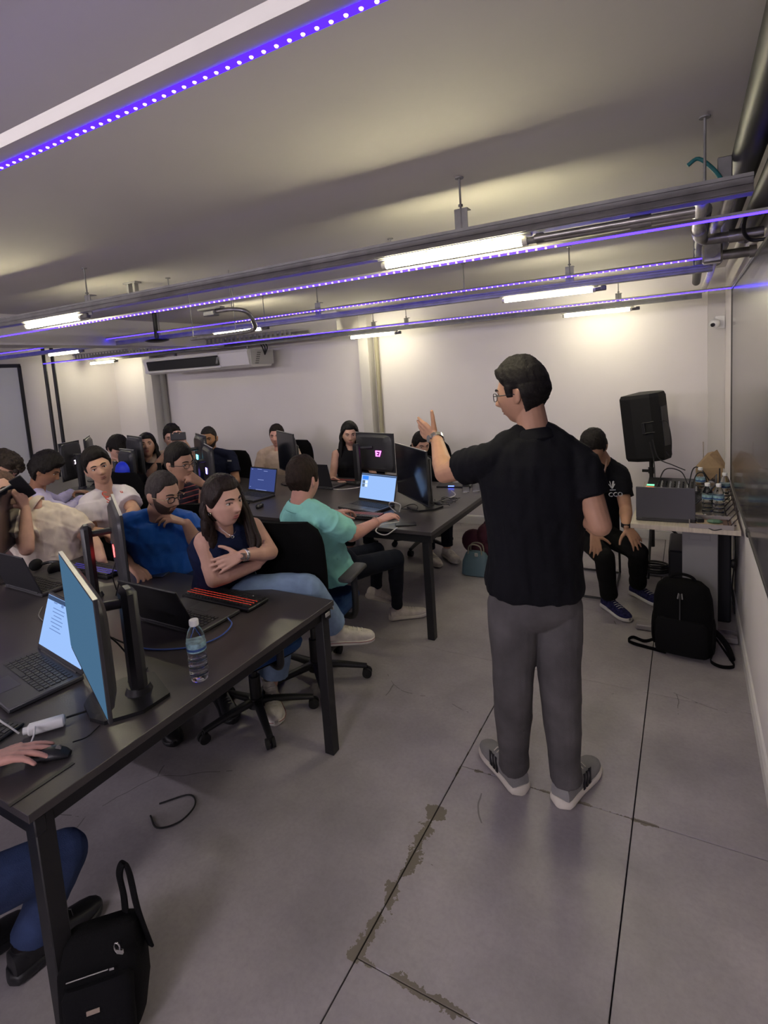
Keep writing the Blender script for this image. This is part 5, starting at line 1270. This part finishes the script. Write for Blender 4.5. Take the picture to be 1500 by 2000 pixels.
# ---------- 1 the speaker
sp = dict(head=A(1020, 768, 2.08), face=cdir(-.80, -.10, .60), neck=A(1043, 845, 2.06), pelvis=A(1044, 1135, 2.17), chestdir=cdir(-.25, 0, 1),
    shL=A(955, 898, 2.08), elL=A(868, 925, 2.28), wrL=A(853, 857, 2.46), shR=A(1130, 896, 2.03), elR=A(1172, 1026, 1.97), wrR=A(1118, 985, 2.16),
    hipL=A(1002, 1180, 2.18), hipR=A(1088, 1180, 2.18), knL=A(1002, 1335, 2.16), knR=A(1093, 1335, 2.14), anL=at(1003, 1496, Z=.085), anR=at(1106, 1522, Z=.085))
BLKSHIRT = FAB('black_cotton', (.0060, .0062, .0085)); GREYJEAN = FAB('grey_denim', (.085, .080, .080), var=.3, vs=7)
sp['plat'] = (sp['hipR']-sp['hipL'])
t, H = person('man in black polo shirt and grey jeans standing with his back turned, arm raised', sp, SK_TAN,
    short_hair('near_black_hair', (.012, .010, .009), front=.058, back=-.075, th=.016, topth=.012, fringe=.010, seed=5, lump=.005, sidek=.8), voxel=.0042, ratio=.5, w=1.06, dep=1.05, jaw=1.15,
    shirt=dict(mat=BLKSHIRT, off=.020, sr=1.04, len=.58, fold=.0055, fs=12, voxel=.006, smooth=4, hem=-.1), collar=BLKSHIRT,
    pants=dict(mat=GREYJEAN, thigh=.094, knee=.080, calf=.078, hemr=.066, len=.99, fold=.006, fs=13, voxel=.006),
    hands=dict(L=dict(d=cdir(-.50, .36, .78), n=cdir(-.78, .0, -.45), curl=(.10, .14, .18, .22), spread=.0, thumb=(.84, -.15), thumbcurl=.05), R=dict(d=cdir(-.6, .1, .6), n=cdir(0, 0, -1), curl=(.6, .6, .6, .6))),
    shoes=dict(upper=FAB('grey_knit', (.24, .235, .23)), sole=mat('cream_sole', (.62, .58, .50), .6), stripes=BLACK, L={'dir': cdir(-.35, 0, 1)}, R={'dir': cdir(.80, 0, .75)}, h=.084, L_=.31, W=.052), glasses=dict(mat=mat('glasses_dark', (.02, .02, .025), .3)), eyes=True, seed=11)
wr = sp['wrL']; ax = (sp['wrL']-sp['elL']).normalized(); a, b, _ = frame(ax)
MB().loft([(wr-ax*.012, a*.031, b*.031), (wr-ax*.010, a*.034, b*.034), (wr+ax*.010, a*.034, b*.034), (wr+ax*.012, a*.031, b*.031)], 22).build('watch_band', CHROME, t, True)
MB().cyl(wr-CR*.030-CF*.02, wr-CR*.040-CF*.024, .017).build('watch_case', CHROME, t, True)
# ---------- 2 seated man right in black
s2 = dict(head=A(1160, 872, 3.80), face=cdir(-.55, -.75, -.6), up=cdir(-.2, .7, -.4), neck=A(1180, 905, 3.92), pelvis=A(1163, 1045, 4.12), chestdir=cdir(-.15, -.1, -1),
    shR=A(1140, 930, 3.85), shL=A(1210, 925, 3.88), elR=A(1137, 1010, 3.80), wrR=A(1160, 1040, 3.66), elL=A(1222, 993, 3.78), wrL=A(1223, 1027, 3.62),
    hipR=A(1143, 1048, 4.08), hipL=A(1184, 1044, 4.06), knR=A(1180, 1088, 3.66), knL=A(1246, 1078, 3.66), anR=at(1190, 1168, Z=.085), anL=at(1246, 1143, Z=.085), bend=-.03)
t, H = person('seated man in black t-shirt with white print, hands on his knees, at the right', s2, SK_TAN, short_hair('black_hair', th=.018, topth=.014, seed=8), voxel=.0055, shirt=dict(mat=BLKSHIRT, off=.012, fold=.004), pants=dict(mat=FAB('black_trousers', (.006, .006, .006)), thigh=.080, knee=.066, calf=.064, hemr=.060, len=.92, fold=.005),
    hands=dict(R=dict(d=cdir(-.02, -1, -.35), n=cdir(0, .4, -1), curl=(.25, .22, .25, .3), spread=.10, side=-1, thumb=(.75, .1)), L=dict(d=cdir(.45, -.85, -.3), n=cdir(0, .5, -1), curl=(.25, .2, .2, .25), spread=.12, thumb=(.75, .1))),
    shoes=dict(upper=FAB('navy_knit', (.02, .02, .07), var=.6, vs=60), sole=mat('white_sole', (.6, .58, .56), .6), L={'dir': cdir(.35, 0, -1)}, R={'dir': cdir(.22, 0, -1)}, h=.07), seed=21)
lx, lz = cdir(1, 0, -.1), cdir(-.05, 1, 0); p = A(1193, 953, 3.69)
WH = mat('print_white', (.45, .45, .46), .6)
place_text('CCO', .042, axes_mat(lx, lz, lx.cross(lz), p+lz*-.045+lx*.02-CF*.02), t, 'chest_lettering', WH, extrude=.004)
for k, (a_, L_) in enumerate(((-.6, .030), (-.25, .045), (.25, .045), (.6, .030))):
    q = p+lz*.0-CF*.02; MB().cap(q+lx*math.sin(a_)*.006, q+lx*math.sin(a_)*L_+lz*math.cos(a_)*L_, .004, .006, 8, .5).build('emblem_leaf', WH, t, True)
MB().box(p-lz*.012-CF*.02, (.045, .003, .006), Matrix((lx, lx.cross(lz), lz)).transposed()).build('emblem_bar', WH, t, True)
MB().tube([A(1185, 897, 3.84), A(1183, 912, 3.80), A(1178, 930, 3.75)], .006, 6).build('lanyard', mat('lanyard', (.4, .25, .18), .7), t, True)
w_ = lerp(s2['elL'], s2['wrL'], .95); MB().cyl(w_-cdir(0, 1, 0)*.012, w_+cdir(0, 1, 0)*.012, .033).build('watch_band', BLACK, t, True)
# ---------- 3 man in mint shirt
MINT = FAB('mint_cotton', (.28, .66, .60)); BLKJ = FAB('black_denim', (.008, .010, .016))
s3 = dict(head=A(592, 940, 2.98), face=cdir(.50, -.12, .85), up=cdir(-.10, 1, 0), neck=A(586, 984, 2.97), pelvis=A(638, 1112, 3.22), chestdir=cdir(.42, 0, 1),
    shR=A(640, 1016, 2.90), elR=A(686, 1046, 3.08), wrR=A(738, 1018, 3.24), shL=A(566, 1008, 3.16), elL=A(628, 1025, 3.42), wrL=A(655, 1002, 3.66), plat=cdir(1, 0, -.42),
    hipR=A(668, 1116, 3.2), hipL=A(640, 1105, 3.38), knR=A(772, 1090, 3.50), knL=A(735, 1075, 3.72), anR=at(776, 1186, Z=.085), anL=A(735, 1148, 3.85))
t, H = person('young man in mint green t-shirt typing at the second table, seen from behind', s3, SK_PINK, short_hair('dark_brown_hair', (.022, .014, .010), th=.013, topth=.016, seed=13, back=-.058, sidek=.35, lump=.004), voxel=.0048, w=.95, dep=.92, arm=.92, ratio=.5,
    shirt=dict(mat=MINT, off=.016, fold=.006, fs=15, sr=1.15, len=.72, hem=-.1), collar=MINT, pants=dict(mat=BLKJ, thigh=.078, knee=.058, calf=.052, hemr=.042, fold=.003, len=.95),
    hands=dict(R=dict(d=cdir(.75, .12, .6), n=cdir(0, 1, -.1), curl=(.25, .28, .32, .4), spread=.05), L=dict(d=cdir(.7, -.05, .7), n=UP, curl=(.45, .45, .45, .5))),
    shoes=dict(upper=FAB('offwhite_canvas', (.56, .51, .46), vs=30), sole=mat('offwhite_sole', (.50, .46, .40), .7), R={'dir': cdir(1, 0, .15)}, L={'dir': cdir(.6, 0, .8), 'pitch': -.5}, h=.07), seed=31)
w_ = s3['wrR']; ax = (s3['wrR']-s3['elR']).normalized(); a, b, _ = frame(ax); MB().tube([w_-ax*.02+(a*math.cos(q)+b*math.sin(q))*.031 for q in np.linspace(0, 6.28, 16)], .0025, 6).build('bracelet', mat('bracelet', (.5, .3, .25), .5), t, True)
office_chair((s3['pelvis'].x-.06, s3['pelvis'].y-.10, 0), math.atan2(-cdir(.36, 0, 1).x, cdir(.36, 0, 1).y), 'black mesh office chair with blue seat under the man in mint, nearest armrest raised')
# ---------- 4 woman in navy top, arms crossed
JEAN = FAB('light_denim', (.21, .30, .46), var=.2, vs=12)
s4 = dict(head=A(436, 980, 2.60), face=cdir(.80, .02, -.55), up=cdir(-.05, 1, 0), neck=A(436, 1038, 2.68), pelvis=A(440, 1140, 2.86), chestdir=cdir(.55, 0, -.8),
    shR=A(400, 1058, 2.62), elR=A(418, 1132, 2.60), wrR=A(502, 1103, 2.70), shL=A(494, 1030, 2.83), elL=A(528, 1078, 2.74), wrL=A(474, 1084, 2.58), plat=cdir(-.8, 0, -.5),
    hipR=A(448, 1150, 2.80), hipL=A(450, 1140, 2.98), knR=A(600, 1150, 2.78), knL=A(566, 1150, 2.95), anR=A(655, 1228, 3.06), anL=at(528, 1345, Z=.085))
HAIRW = (.018, .011, .009)
t, H = person('woman in sleeveless navy top and light jeans sitting with crossed arms', s4, SK_LIGHT, long_hair('brown_black_hair', HAIRW, s4, length=.26, seed=4, fall=cdir(.30, 0, .6)*.10, wave=.016, n=60, front=.062, backonly=True), voxel=.0042, ratio=.5, female=True, arm=1.08, w=.90, dep=.92, lips='f',
    shirt=dict(mat=FAB('navy_knit_top', (.008, .013, .045)), sleeve='none', off=.018, fold=.0015), pants=dict(mat=JEAN, thigh=.082, knee=.080, calf=.080, hemr=.082, len=.84, fold=.006, fs=12),
    hands=dict(L=dict(d=cdir(-.9, -.28, -.2), n=cdir(.1, .35, -1), curl=(.18, .15, .2, .25), spread=.10, thumb=(.6, .1)), R=dict(d=cdir(.45, .55, .2), n=cdir(.5, 0, -1), curl=(.9, .9, .9, .9))),
    shoes=dict(upper=FAB('white_canvas', (.60, .56, .50), vs=40), sole=mat('white_rubber', (.66, .63, .56), .55), line=mat('red_line', (.25, .05, .05), .5), high=.05, R={'dir': cdir(1, 0, .12), 'pitch': -.05}, L={'dir': cdir(.32, 0, -1)}, h=.088, W=.052), seed=41)
mb = MB(); rr_ = np.random.RandomState(9)
for k in range(16):
    j = (rr_.rand(3)-.5)
    P = [A(462+16*j[0], 962, 2.70+.03*j[2]), A(480+12*j[0], 1000, 2.70+.04*j[2]), A(491+16*j[0], 1035, 2.69+.03*j[2]), A(498+18*j[0], 1062, 2.67+.03*j[1]), A(500+26*j[1], 1080+14*j[0], 2.66+.03*j[1])]
    mb.tube(curve_pts(P, 4), [.012]*3+[.014]*10+[.010, .007, .005, .003], 7)
mb.build('hair_lock', MATS['brown_black_hair'], t, True, auto=180)
mn = mat('nail_dark', (.05, .008, .012), .3)
# nails and watch
wl_ = s4['wrL']; d_ = cdir(-.9, -.28, -.2); ax = (s4['wrL']-s4['elL']).normalized(); a, b, _ = frame(ax)
MB().loft([(wl_-ax*.022, a*.027, b*.027), (wl_-ax*.020, a*.030, b*.030), (wl_-ax*.006, a*.030, b*.030), (wl_-ax*.004, a*.027, b*.027)], 20).build('watch_band', mat('watch_silver', (.6, .58, .55), .25, metal=.9), t, True)
MB().box(wl_-ax*.013-CF*.031, (.026, .005, .030), Matrix((CR, CF, -CD)).transposed(), bev=.004).build('watch_case', mat('watch_face', (.10, .08, .07), .3), t, True)
MB().tube(curve_pts([A(424, 1025, 2.56), A(437, 1037, 2.53), A(453, 1046, 2.52), A(462, 1036, 2.58)], 6), .0011, 5).build('necklace', CHROME, t, True); MB().tube([A(454, 1047, 2.515)+(CR*math.cos(q)+CD*math.sin(q))*.006+CD*.004 for q in np.linspace(0, 6.28, 12)], .0013, 5).build('pendant', CHROME, t, True)
MB().tube([H.p(.083, -.004, -.038)+(H.f*math.cos(q)+H.z*math.sin(q))*.008 for q in np.linspace(0, 6.28, 12)], .0015, 5).build('earring', CHROME, t, True)
office_chair((s4['pelvis'].x+.10, s4['pelvis'].y+.04, 0), math.atan2(.30, -.95), 'black office chair under the woman with crossed arms').scale = (1, 1, .88)
# ---------- 5 man in royal blue polo
BLUE = FAB('royal_blue_cotton', (.014, .105, .46), sheen=.2)
s5 = dict(head=A(318, 965, 3.02), face=cdir(.86, -.18, -.42), up=cdir(-.12, 1, 0), neck=A(304, 1012, 3.08), pelvis=A(330, 1110, 3.22), chestdir=cdir(.50, .1, -.85), plat=cdir(-.85, 0, -.5),
    shR=A(256, 1022, 3.02), elR=A(240, 1078, 3.10), wrR=A(252, 1102, 2.98), shL=A(362, 1016, 3.24), elL=A(384, 1062, 3.16), wrL=A(364, 1022, 3.06))
t, H = person('bearded man with glasses in a royal blue polo shirt, reclining at the near table', s5, SK_MID, short_hair('grey_black_hair', (.045, .038, .035), front=.068, th=.009, topth=.006, seed=17, lump=.002, back=-.06), voxel=.0048, ratio=.5, belly=.05, w=1.08, dep=1.0, jaw=1.25, nose=1.2, beard=beard_(),
    shirt=dict(mat=BLUE, off=.014, fold=.005, fs=14, sr=1.1, hem=-.1), collar=BLUE, pants=dict(mat=FAB('dark_denim', (.02, .035, .08)), fold=.004), glasses=dict(mat=BLACK, arm=mat('tan_acetate', (.45, .33, .2), .4), r=.0024, tk=1.0),
    hands=dict(R=dict(d=cdir(.75, -.45, -.3), n=UP, curl=(.45, .5, .55, .6), spread=.10), L=dict(d=cdir(-.55, .35, -.3), n=cdir(.3, .9, -.1), curl=(.35, .5, .6, .7), spread=.10)), seed=51,
    shoes=dict(upper=BLACK, sole=BLACK))
office_chair((s5['pelvis'].x+.10, s5['pelvis'].y-.0, 0), math.atan2(-.3, -.95), 'black office chair under the man in royal blue')
# ---------- 6 man in striped polo, hand on mouth
def stripes_mat():
    m_ = bpy.data.materials.new('striped_polo'); m_.use_nodes = True; nt = m_.node_tree; b = nt.nodes['Principled BSDF']; b.inputs['Roughness'].default_value = .85
    tc = nt.nodes.new('ShaderNodeTexCoord'); sp_ = nt.nodes.new('ShaderNodeSeparateXYZ'); nt.links.new(tc.outputs['Object'], sp_.inputs[0])
    a = nt.nodes.new('ShaderNodeMath'); a.operation = 'MULTIPLY_ADD'; nt.links.new(sp_.outputs[0], a.inputs[0]); a.inputs[1].default_value = -.25; nt.links.new(sp_.outputs[2], a.inputs[2])
    f = nt.nodes.new('ShaderNodeMath'); f.operation = 'MULTIPLY'; nt.links.new(a.outputs[0], f.inputs[0]); f.inputs[1].default_value = 1/.034
    g = nt.nodes.new('ShaderNodeMath'); g.operation = 'FRACT'; nt.links.new(f.outputs[0], g.inputs[0])
    r = nt.nodes.new('ShaderNodeValToRGB'); r.color_ramp.interpolation = 'CONSTANT'; nt.links.new(g.outputs[0], r.inputs[0])
    r.color_ramp.elements[0].color = (.012, .010, .022, 1); r.color_ramp.elements[1].position = .80; r.color_ramp.elements[1].color = (.42, .10, .09, 1)
    e = r.color_ramp.elements.new(.35); e.color = (.028, .018, .032, 1); nt.links.new(r.outputs[0], b.inputs['Base Color']); return m_
s6 = dict(head=A(350, 906, 3.60), face=cdir(.88, -.05, -.42), up=cdir(-.04, 1, 0), neck=A(342, 952, 3.66), pelvis=A(362, 1045, 3.85), chestdir=cdir(.5, 0, -.85), plat=cdir(-.85, 0, -.5),
    shR=A(312, 968, 3.60), elR=A(320, 1035, 3.65), wrR=A(350, 1040, 3.6), shL=A(386, 962, 3.80), elL=A(402, 990, 3.72), wrL=A(397, 946, 3.62))
t, H = person('man with glasses in a dark polo with red stripes, hand at his mouth', s6, SK_TAN, short_hair('black_hair', front=.062, th=.012, topth=.018, seed=23, back=-.05, sidek=.25), voxel=.0052, jaw=1.1, nose=1.15,
    shirt=dict(mat=stripes_mat(), off=.013, fold=.004), collar=FAB('navy_collar', (.01, .01, .02)), pants=dict(mat=BLKJ), glasses=dict(mat=BLACK, r=.0017),
    hands=dict(L=dict(d=cdir(-.5, .5, -.3), n=cdir(.75, .3, -.3), curl=(.6, .75, .85, .9), spread=.05, thumb=(.4, .3)), R=dict(d=cdir(.8, 0, -.3), n=UP, curl=(.4, .4, .4, .4))), seed=61)
a, b, _ = frame((s6['wrL']-s6['elL'])); w_ = lerp(s6['elL'], s6['wrL'], .93); ax = (s6['wrL']-s6['elL']).normalized(); MB().cyl(w_-ax*.012, w_+ax*.012, .031).build('watch_band', BLACK, t, True)
office_chair((s6['pelvis'].x, s6['pelvis'].y, 0), math.atan2(-s6['chestdir'].x, s6['chestdir'].y), 'black office chair under the man in stripes')
# ---------- 7 young man in white t-shirt
WT = FAB('white_tee', (.70, .66, .70))
s7 = dict(head=A(193, 914, 3.80), face=cdir(.50, .08, -.85), up=cdir(-.30, 1, 0), neck=A(206, 962, 3.84), pelvis=A(205, 1075, 3.95), chestdir=cdir(.35, .1, -.95), plat=cdir(-.95, 0, -.3),
    shR=A(172, 985, 3.76), elR=A(178, 1042, 3.72), wrR=A(205, 1040, 3.55), shL=A(238, 965, 3.92), elL=A(263, 998, 3.80), wrL=A(240, 1025, 3.65))
t, H = person('young man in a white v-neck t-shirt with an orange print, head tilted', s7, SK_MID, short_hair('black_hair', front=.062, th=.015, topth=.020, seed=27, fringe=.004, back=-.05), voxel=.0052, w=.95, jaw=1.0, headsc=1.04,
    shirt=dict(mat=WT, off=.018, fold=.006, sr=1.25, fs=14), pants=dict(mat=BLKJ), hands=dict(R=dict(d=cdir(.8, -.2, -.3), n=UP, curl=(.7, .7, .7, .7)), L=dict(d=cdir(-.6, -.3, -.3), n=UP, curl=(.7, .7, .7, .7))), seed=71)
OR = mat('print_orange', (.75, .12, .07), .6); lx, lz = cdir(.9, -.1, .25), cdir(-.35, 1, 0)
for tx, x, y, sz in (('C', 205, 966, .055), ('S', 211, 977, .060), ('u', 237, 960, .034)):
    place_text(tx, sz, axes_mat(lx, lz, lx.cross(lz), A(x, y, 3.52)), t, 'print_lettering', OR, extrude=.006)
office_chair((s7['pelvis'].x, s7['pelvis'].y, 0), math.atan2(-s7['chestdir'].x, s7['chestdir'].y), 'black office chair under the young man in white').scale = (1, 1, .82)
# ---------- 8 man in lavender long sleeves
s8 = dict(head=A(88, 918, 4.12), face=cdir(.78, -.40, .15), up=cdir(.10, 1, 0), neck=A(72, 960, 4.18), pelvis=A(60, 1075, 4.25), chestdir=cdir(1, 0, .1), plat=cdir(0, 0, -1),
    shR=A(78, 985, 4.02), elR=A(128, 1000, 4.25), wrR=A(160, 974, 4.62), shL=A(66, 965, 4.42), elL=A(110, 982, 4.62), wrL=A(140, 962, 4.88))
t, H = person('man in a lavender long sleeved shirt bending over his keyboard', s8, SK_BROWN, short_hair('black_hair', front=.050, th=.026, topth=.016, seed=29, sidek=.9, back=-.085, side=-.01, fringe=.012, lump=.007), voxel=.0055, shirt=dict(mat=FAB('lavender', (.54, .50, .74)), sleeve='long', off=.016, fold=.006), pants=dict(mat=BLKJ), seed=81,
    hands=dict(R=dict(d=cdir(.8, .15, .1), n=UP, curl=(.35, .35, .35, .35)), L=dict(d=cdir(.9, .05, 0), n=UP, curl=(.3, .3, .3, .3))))
office_chair((s8['pelvis'].x, s8['pelvis'].y, 0), math.atan2(-1, .1), 'black office chair under the man in lavender').scale = (1, 1, .85)
# ---------- 9 curly haired person far left
s9 = dict(head=A(8, 920, 4.05), face=cdir(-.12, 0, -1), neck=A(12, 958, 4.15), pelvis=A(-5, 1090, 4.3), chestdir=cdir(0, 0, -1), shR=A(-42, 975, 4.1), elR=A(-55, 1040, 4.1), wrR=A(-30, 1070, 3.95), shL=A(50, 975, 4.2), elL=A(62, 1030, 4.25), wrL=A(40, 1060, 4.0))
t, H = person('curly haired person in a salmon shirt cut by the left edge', s9, SK_LIGHT, curly_hair('curly_brown_hair', (.035, .024, .016)), voxel=.006, shirt=dict(mat=FAB('salmon', (.50, .24, .22)), off=.012), pants=dict(mat=BLKJ), seed=91)
# ---------- 10 man in cream shirt
CREAM = FAB('cream_linen', (.70, .61, .52))
s10 = dict(head=A(8, 958, 3.36), face=cdir(.3, .05, -.9), up=cdir(-.15, 1, 0), neck=A(40, 998, 3.42), pelvis=A(120, 1120, 3.50), chestdir=cdir(.25, .1, -1), plat=cdir(-1, 0, -.2),
    shR=A(38, 1020, 3.36), elR=A(52, 1072, 3.20), wrR=A(50, 995, 3.28), shL=A(128, 1008, 3.50), elL=A(182, 1058, 3.44), wrL=A(200, 1095, 3.3))
s10['neck'] = A(62, 990, 3.42)
t, H = person('man in a cream short sleeved shirt holding a phone to his ear', s10, SK_LIGHT, short_hair('thin_brown_hair', (.10, .06, .045), th=.004, topth=.002, seed=33, lump=.001, front=.075), voxel=.0052, w=1.10, dep=1.0, belly=.03, shirt=dict(mat=CREAM, off=.018, fold=.007, sr=1.15, fs=14), collar=CREAM, pants=dict(mat=FAB('grey_trousers', (.2, .2, .22))), seed=101,
    hands=dict(R=dict(d=cdir(-.15, 1, -.1), n=cdir(.85, 0, -.5), curl=(.75, .8, .85, .9), spread=.05), L=dict(d=cdir(.3, -.8, -.5), n=cdir(.5, .5, -1), curl=(.4, .4, .4, .4))))
ph = thing('phone', 'phone in a dark case held up by the man in cream', 'phone', A(44, 952, 3.26)); R = Matrix((cdir(.8, -.5, 0), cdir(.4, .3, -1), cdir(.5, .8, .1))).transposed()
MB().box((0, 0, 0), (.072, .009, .15), None, bev=.004).build('case', BLACK, ph); MB().box((0, .0055, 0), (.064, .001, .138)).build('screen', SCREEN_OFF, ph, smooth=False); ph.rotation_euler = (0.3, -.45, .9)
office_chair((s10['pelvis'].x, s10['pelvis'].y+.05, 0), math.atan2(-.25, -1), 'black office chair under the man in cream').scale = (1, 1, .76)
# ---------- background row behind the second table
def seated_bg(label, hx, hy, D, face, sk, hair, shirt, seed, w=1.0, arms=None, female=False, up=UP, lean=0, chest=None, **k):
    h = A(hx, hy, D); f = V((face.x, face.y, 0)).normalized(); cdv = (chest or f); cdv = V((cdv.x, cdv.y, 0)).normalized(); sd = V((cdv.y, -cdv.x, 0))
    nk = h-UP*.145-f*.02; pel = nk-UP*(h.z-.145-.56)-cdv*.08; sw = .185*w*(.88 if female else 1)
    J = dict(head=h, face=face, up=up, neck=nk, pelvis=pel, chestdir=cdv, shR=nk+sd*sw-UP*.05, shL=nk-sd*sw-UP*.05)
    for s_, sg in (('R', 1), ('L', -1)):
        J['el'+s_] = J['sh'+s_]+sd*sg*.06+cdv*.10-UP*.24; J['wr'+s_] = J['el'+s_]+cdv*.21-sd*sg*.06+UP*.02
    if arms: J.update(arms(J, cdv, sd))
    J['hipR'] = pel+sd*.09; J['hipL'] = pel-sd*.09
    for s_, sg in (('R', 1), ('L', -1)):
        J['kn'+s_] = J['hip'+s_]+cdv*.40+UP*(.50-pel.z); J['an'+s_] = V((J['kn'+s_].x, J['kn'+s_].y, .09))-cdv*.02
    J['plat'] = sd
    return person(label, J, sk, hair, dict(shirt), dict(mat=BLKJ, voxel=.012), voxel=.0065, ratio=.45, w=w, female=female, seed=seed, arm=.95, **k)
NAVY = FAB('navy_polo', (.008, .010, .028)); BEIGE = FAB('beige_shirt', (.52, .40, .33)); BLKT = FAB('black_top', (.008, .008, .010))
s11 = seated_bg('woman in a sleeveless black top with long straight hair at the second table', 683, 848, 5.5, cdir(.12, -.1, -1), SK_LIGHT, long_hair('straight_black_hair', (.008, .007, .007), None, length=.24, seed=6, wave=.002, n=50), dict(mat=BLKT, sleeve='none', off=.008, fold=.002), 111, .92, female=True, lips='f')
s12 = seated_bg('man in a beige shirt half hidden behind a dark monitor', 541, 852, 6.1, cdir(-.1, 0, -1), SK_PINK, short_hair('brown_black_hair2', (.02, .014, .012), th=.012, topth=.010, seed=43, front=.066), dict(mat=BEIGE, off=.012, fold=.004), 121, 1.0)
s13 = seated_bg('man in a navy polo sitting before the back wall', 408, 857, 5.5, cdir(.02, -.05, -1), SK_BROWN, short_hair('black_stubble', (.02, .017, .016), th=.005, topth=.003, seed=45, lump=.001, front=.060), dict(mat=NAVY, off=.014, fold=.004), 131, 1.05, beard=beard_((.04, .025, .02), .002, 'stubble'))
def cam_arms(J, f, sd):
    t_ = A(347, 858, 5.35)
    return dict(elR=J['shR']+f*.20-UP*.12+sd*.05, elL=J['shL']+f*.2-UP*.12-sd*.06, wrR=t_-cdir(1, 0, 0)*.05-UP*.05, wrL=t_+cdir(1, 0, 0)*.07-UP*.05)
s14 = seated_bg('man holding up a phone to film, at the back left', 337, 856, 5.6, cdir(.3, 0, -1), SK_LIGHT, short_hair('black_hair', th=.018, topth=.018, seed=47, lump=.007), dict(mat=BEIGE, off=.012), 141, .95, arms=cam_arms,
    hands=dict(R=dict(d=cdir(.15, 1, 0), n=cdir(-.8, 0, .6), curl=(.6, .6, .6, .6)), L=dict(d=cdir(-.15, 1, 0), n=cdir(.8, 0, .6), curl=(.6, .6, .6, .6))))
ph = thing('phone', 'dark phone held up in front of the filming man\'s face', 'phone', A(348, 852, 5.3), math.atan2(CR.y, CR.x)); MB().box((0, 0, 0), (.15, .01, .075), bev=.004).build('body', BLACK, ph)
s15 = seated_bg('woman with long dark hair and a black top at the back left', 287, 871, 5.5, cdir(.35, .25, -.9), SK_LIGHT, long_hair('straight_black_hair', (.008, .007, .007), None, length=.22, seed=16, wave=.003, n=40), dict(mat=BLKT, off=.010), 151, .9, female=True, lips='f')
s16 = seated_bg('boy with a black mop of hair looking down behind the monitors', 229, 876, 5.6, cdir(.6, -.5, -.5), SK_LIGHT, short_hair('black_hair', th=.026, topth=.014, seed=49, sidek=1, back=-.05, front=.035, fringe=.01), dict(mat=FAB('tan_shirt', (.36, .25, .18)), off=.012), 161, .9)
s17 = seated_bg('woman with tied dark hair looking out behind the raised arm', 822, 868, 5.25, cdir(.30, -.25, -.9), SK_MID, short_hair('black_hair_tied', (.010, .008, .008), front=.052, th=.010, topth=.006, seed=53, lump=.001, side=-.02, sidek=1, back=-.07), dict(mat=BLKT, off=.010), 171, .9, female=True, lips='f', shoes=dict(upper=FAB('offwhite_canvas', (.56, .51, .46)), sole=mat('offwhite_sole', (.50, .46, .40), .7)))
for who, nm in ((s11, 'woman in the sleeveless black top'), (s12, 'man in beige'), (s13, 'man in the navy polo'), (s14, 'filming man'), (s15, 'dark haired woman at the back left'), (s16, 'boy with the mop of hair'), (s17, 'woman with tied hair')):
    r = who[0]; office_chair((r.location.x, r.location.y+.03, 0), PI+.0, 'black office chair under the '+nm)
MB().box(A(448, 900, 5.2), (.05, .003, .015)).build('chair_badge', WH, s13[0], True)
# ---------- 18 person cut off at the lower left
NJ = FAB('blue_jeans', (.035, .055, .13), var=.3, vs=10)
s18 = dict(head=V((-2.15, .20, 1.30)), face=V((.2, 1, -.2)), neck=V((-2.12, .15, 1.14)), pelvis=V((-1.95, .12, .52)), chestdir=V((.1, 1, 0)), shR=V((-1.93, .15, 1.05)), shL=V((-2.30, .16, 1.05)), elR=V((-1.83, .36, .80)), wrR=V((-1.70, .64, .785)), elL=V((-2.42, .42, .80)), wrL=V((-2.32, .66, .79)),
    hipR=V((-1.84, .20, .50)), hipL=V((-2.05, .14, .50)), knR=at(124, 1670, D=1.72), knL=V((-1.90, .56, .50)), anR=V((-1.80, .74, .09)), anL=V((-1.98, .60, .09)), plat=V((1, .1, 0)))
t, H = person('person in blue jeans cut off at the lower left, hand on the black mouse', s18, SK_PINK, short_hair('black_hair'), voxel=.0042, ratio=.5, shirt=dict(mat=BLKT, off=.012, sleeve='short'), pants=dict(mat=NJ, thigh=.088, knee=.072, calf=.066, hemr=.06), seed=181,
    hands=dict(R=dict(d=V((.62, .80, .02)), n=V((-.15, .05, 1)), curl=(.16, .18, .24, .30), spread=.11, sc=1.05, thumb=(.75, .15)), L=dict(d=V((.2, 1, 0)), n=UP, curl=(.4, .4, .4, .4))), shoes=dict(upper=BLACK, sole=BLACK))
office_chair((-1.95, .12, 0), .0, 'black office chair at the lower left under the person in jeans')

bc = at(242, 922, D=4.9)
t = office_chair((bc.x, bc.y+.25, 0), 0, 'office chair with a bright blue headrest seen between the monitors at the left')
MB().ell((bc.x-.02, bc.y, bc.z), (.09, .04, .10), rotm(0, .5, 0)).build('headrest', mat('royal_blue', (.01, .04, .75), .5), t, True)

# repeats carry one group phrase each
GROUPS = {'tube light': 'tube lights under the rails', 'rail': 'strut rails under the ceiling', 'hanger': 'hangers holding the rails', 'led strip': 'violet led strips', 'monitor': 'monitors on the bench tables', 'laptop': 'open laptops', 'keyboard': 'keyboards on the bench tables', 'mouse': 'mice on the bench tables', 'bottle': 'clear water bottles', 'cable': 'loose cables', 'conduit': 'steel conduits in the ceiling corner', 'pipe': 'pipes on walls and ceiling', 'duct': 'black cable ducts', 'table': 'dark bench tables', 'phone': 'phones', 'computer': 'computer cases under the desk', 'cup': 'clear plastic cups', 'antenna': 'thin rods behind the bottles', 'junction box': 'junction boxes', 'person': 'people attending the talk'}
for o in bpy.data.objects:
    if o.parent is None and o.get('category') in GROUPS and not o.get('group'): o['group'] = GROUPS[o['category']]
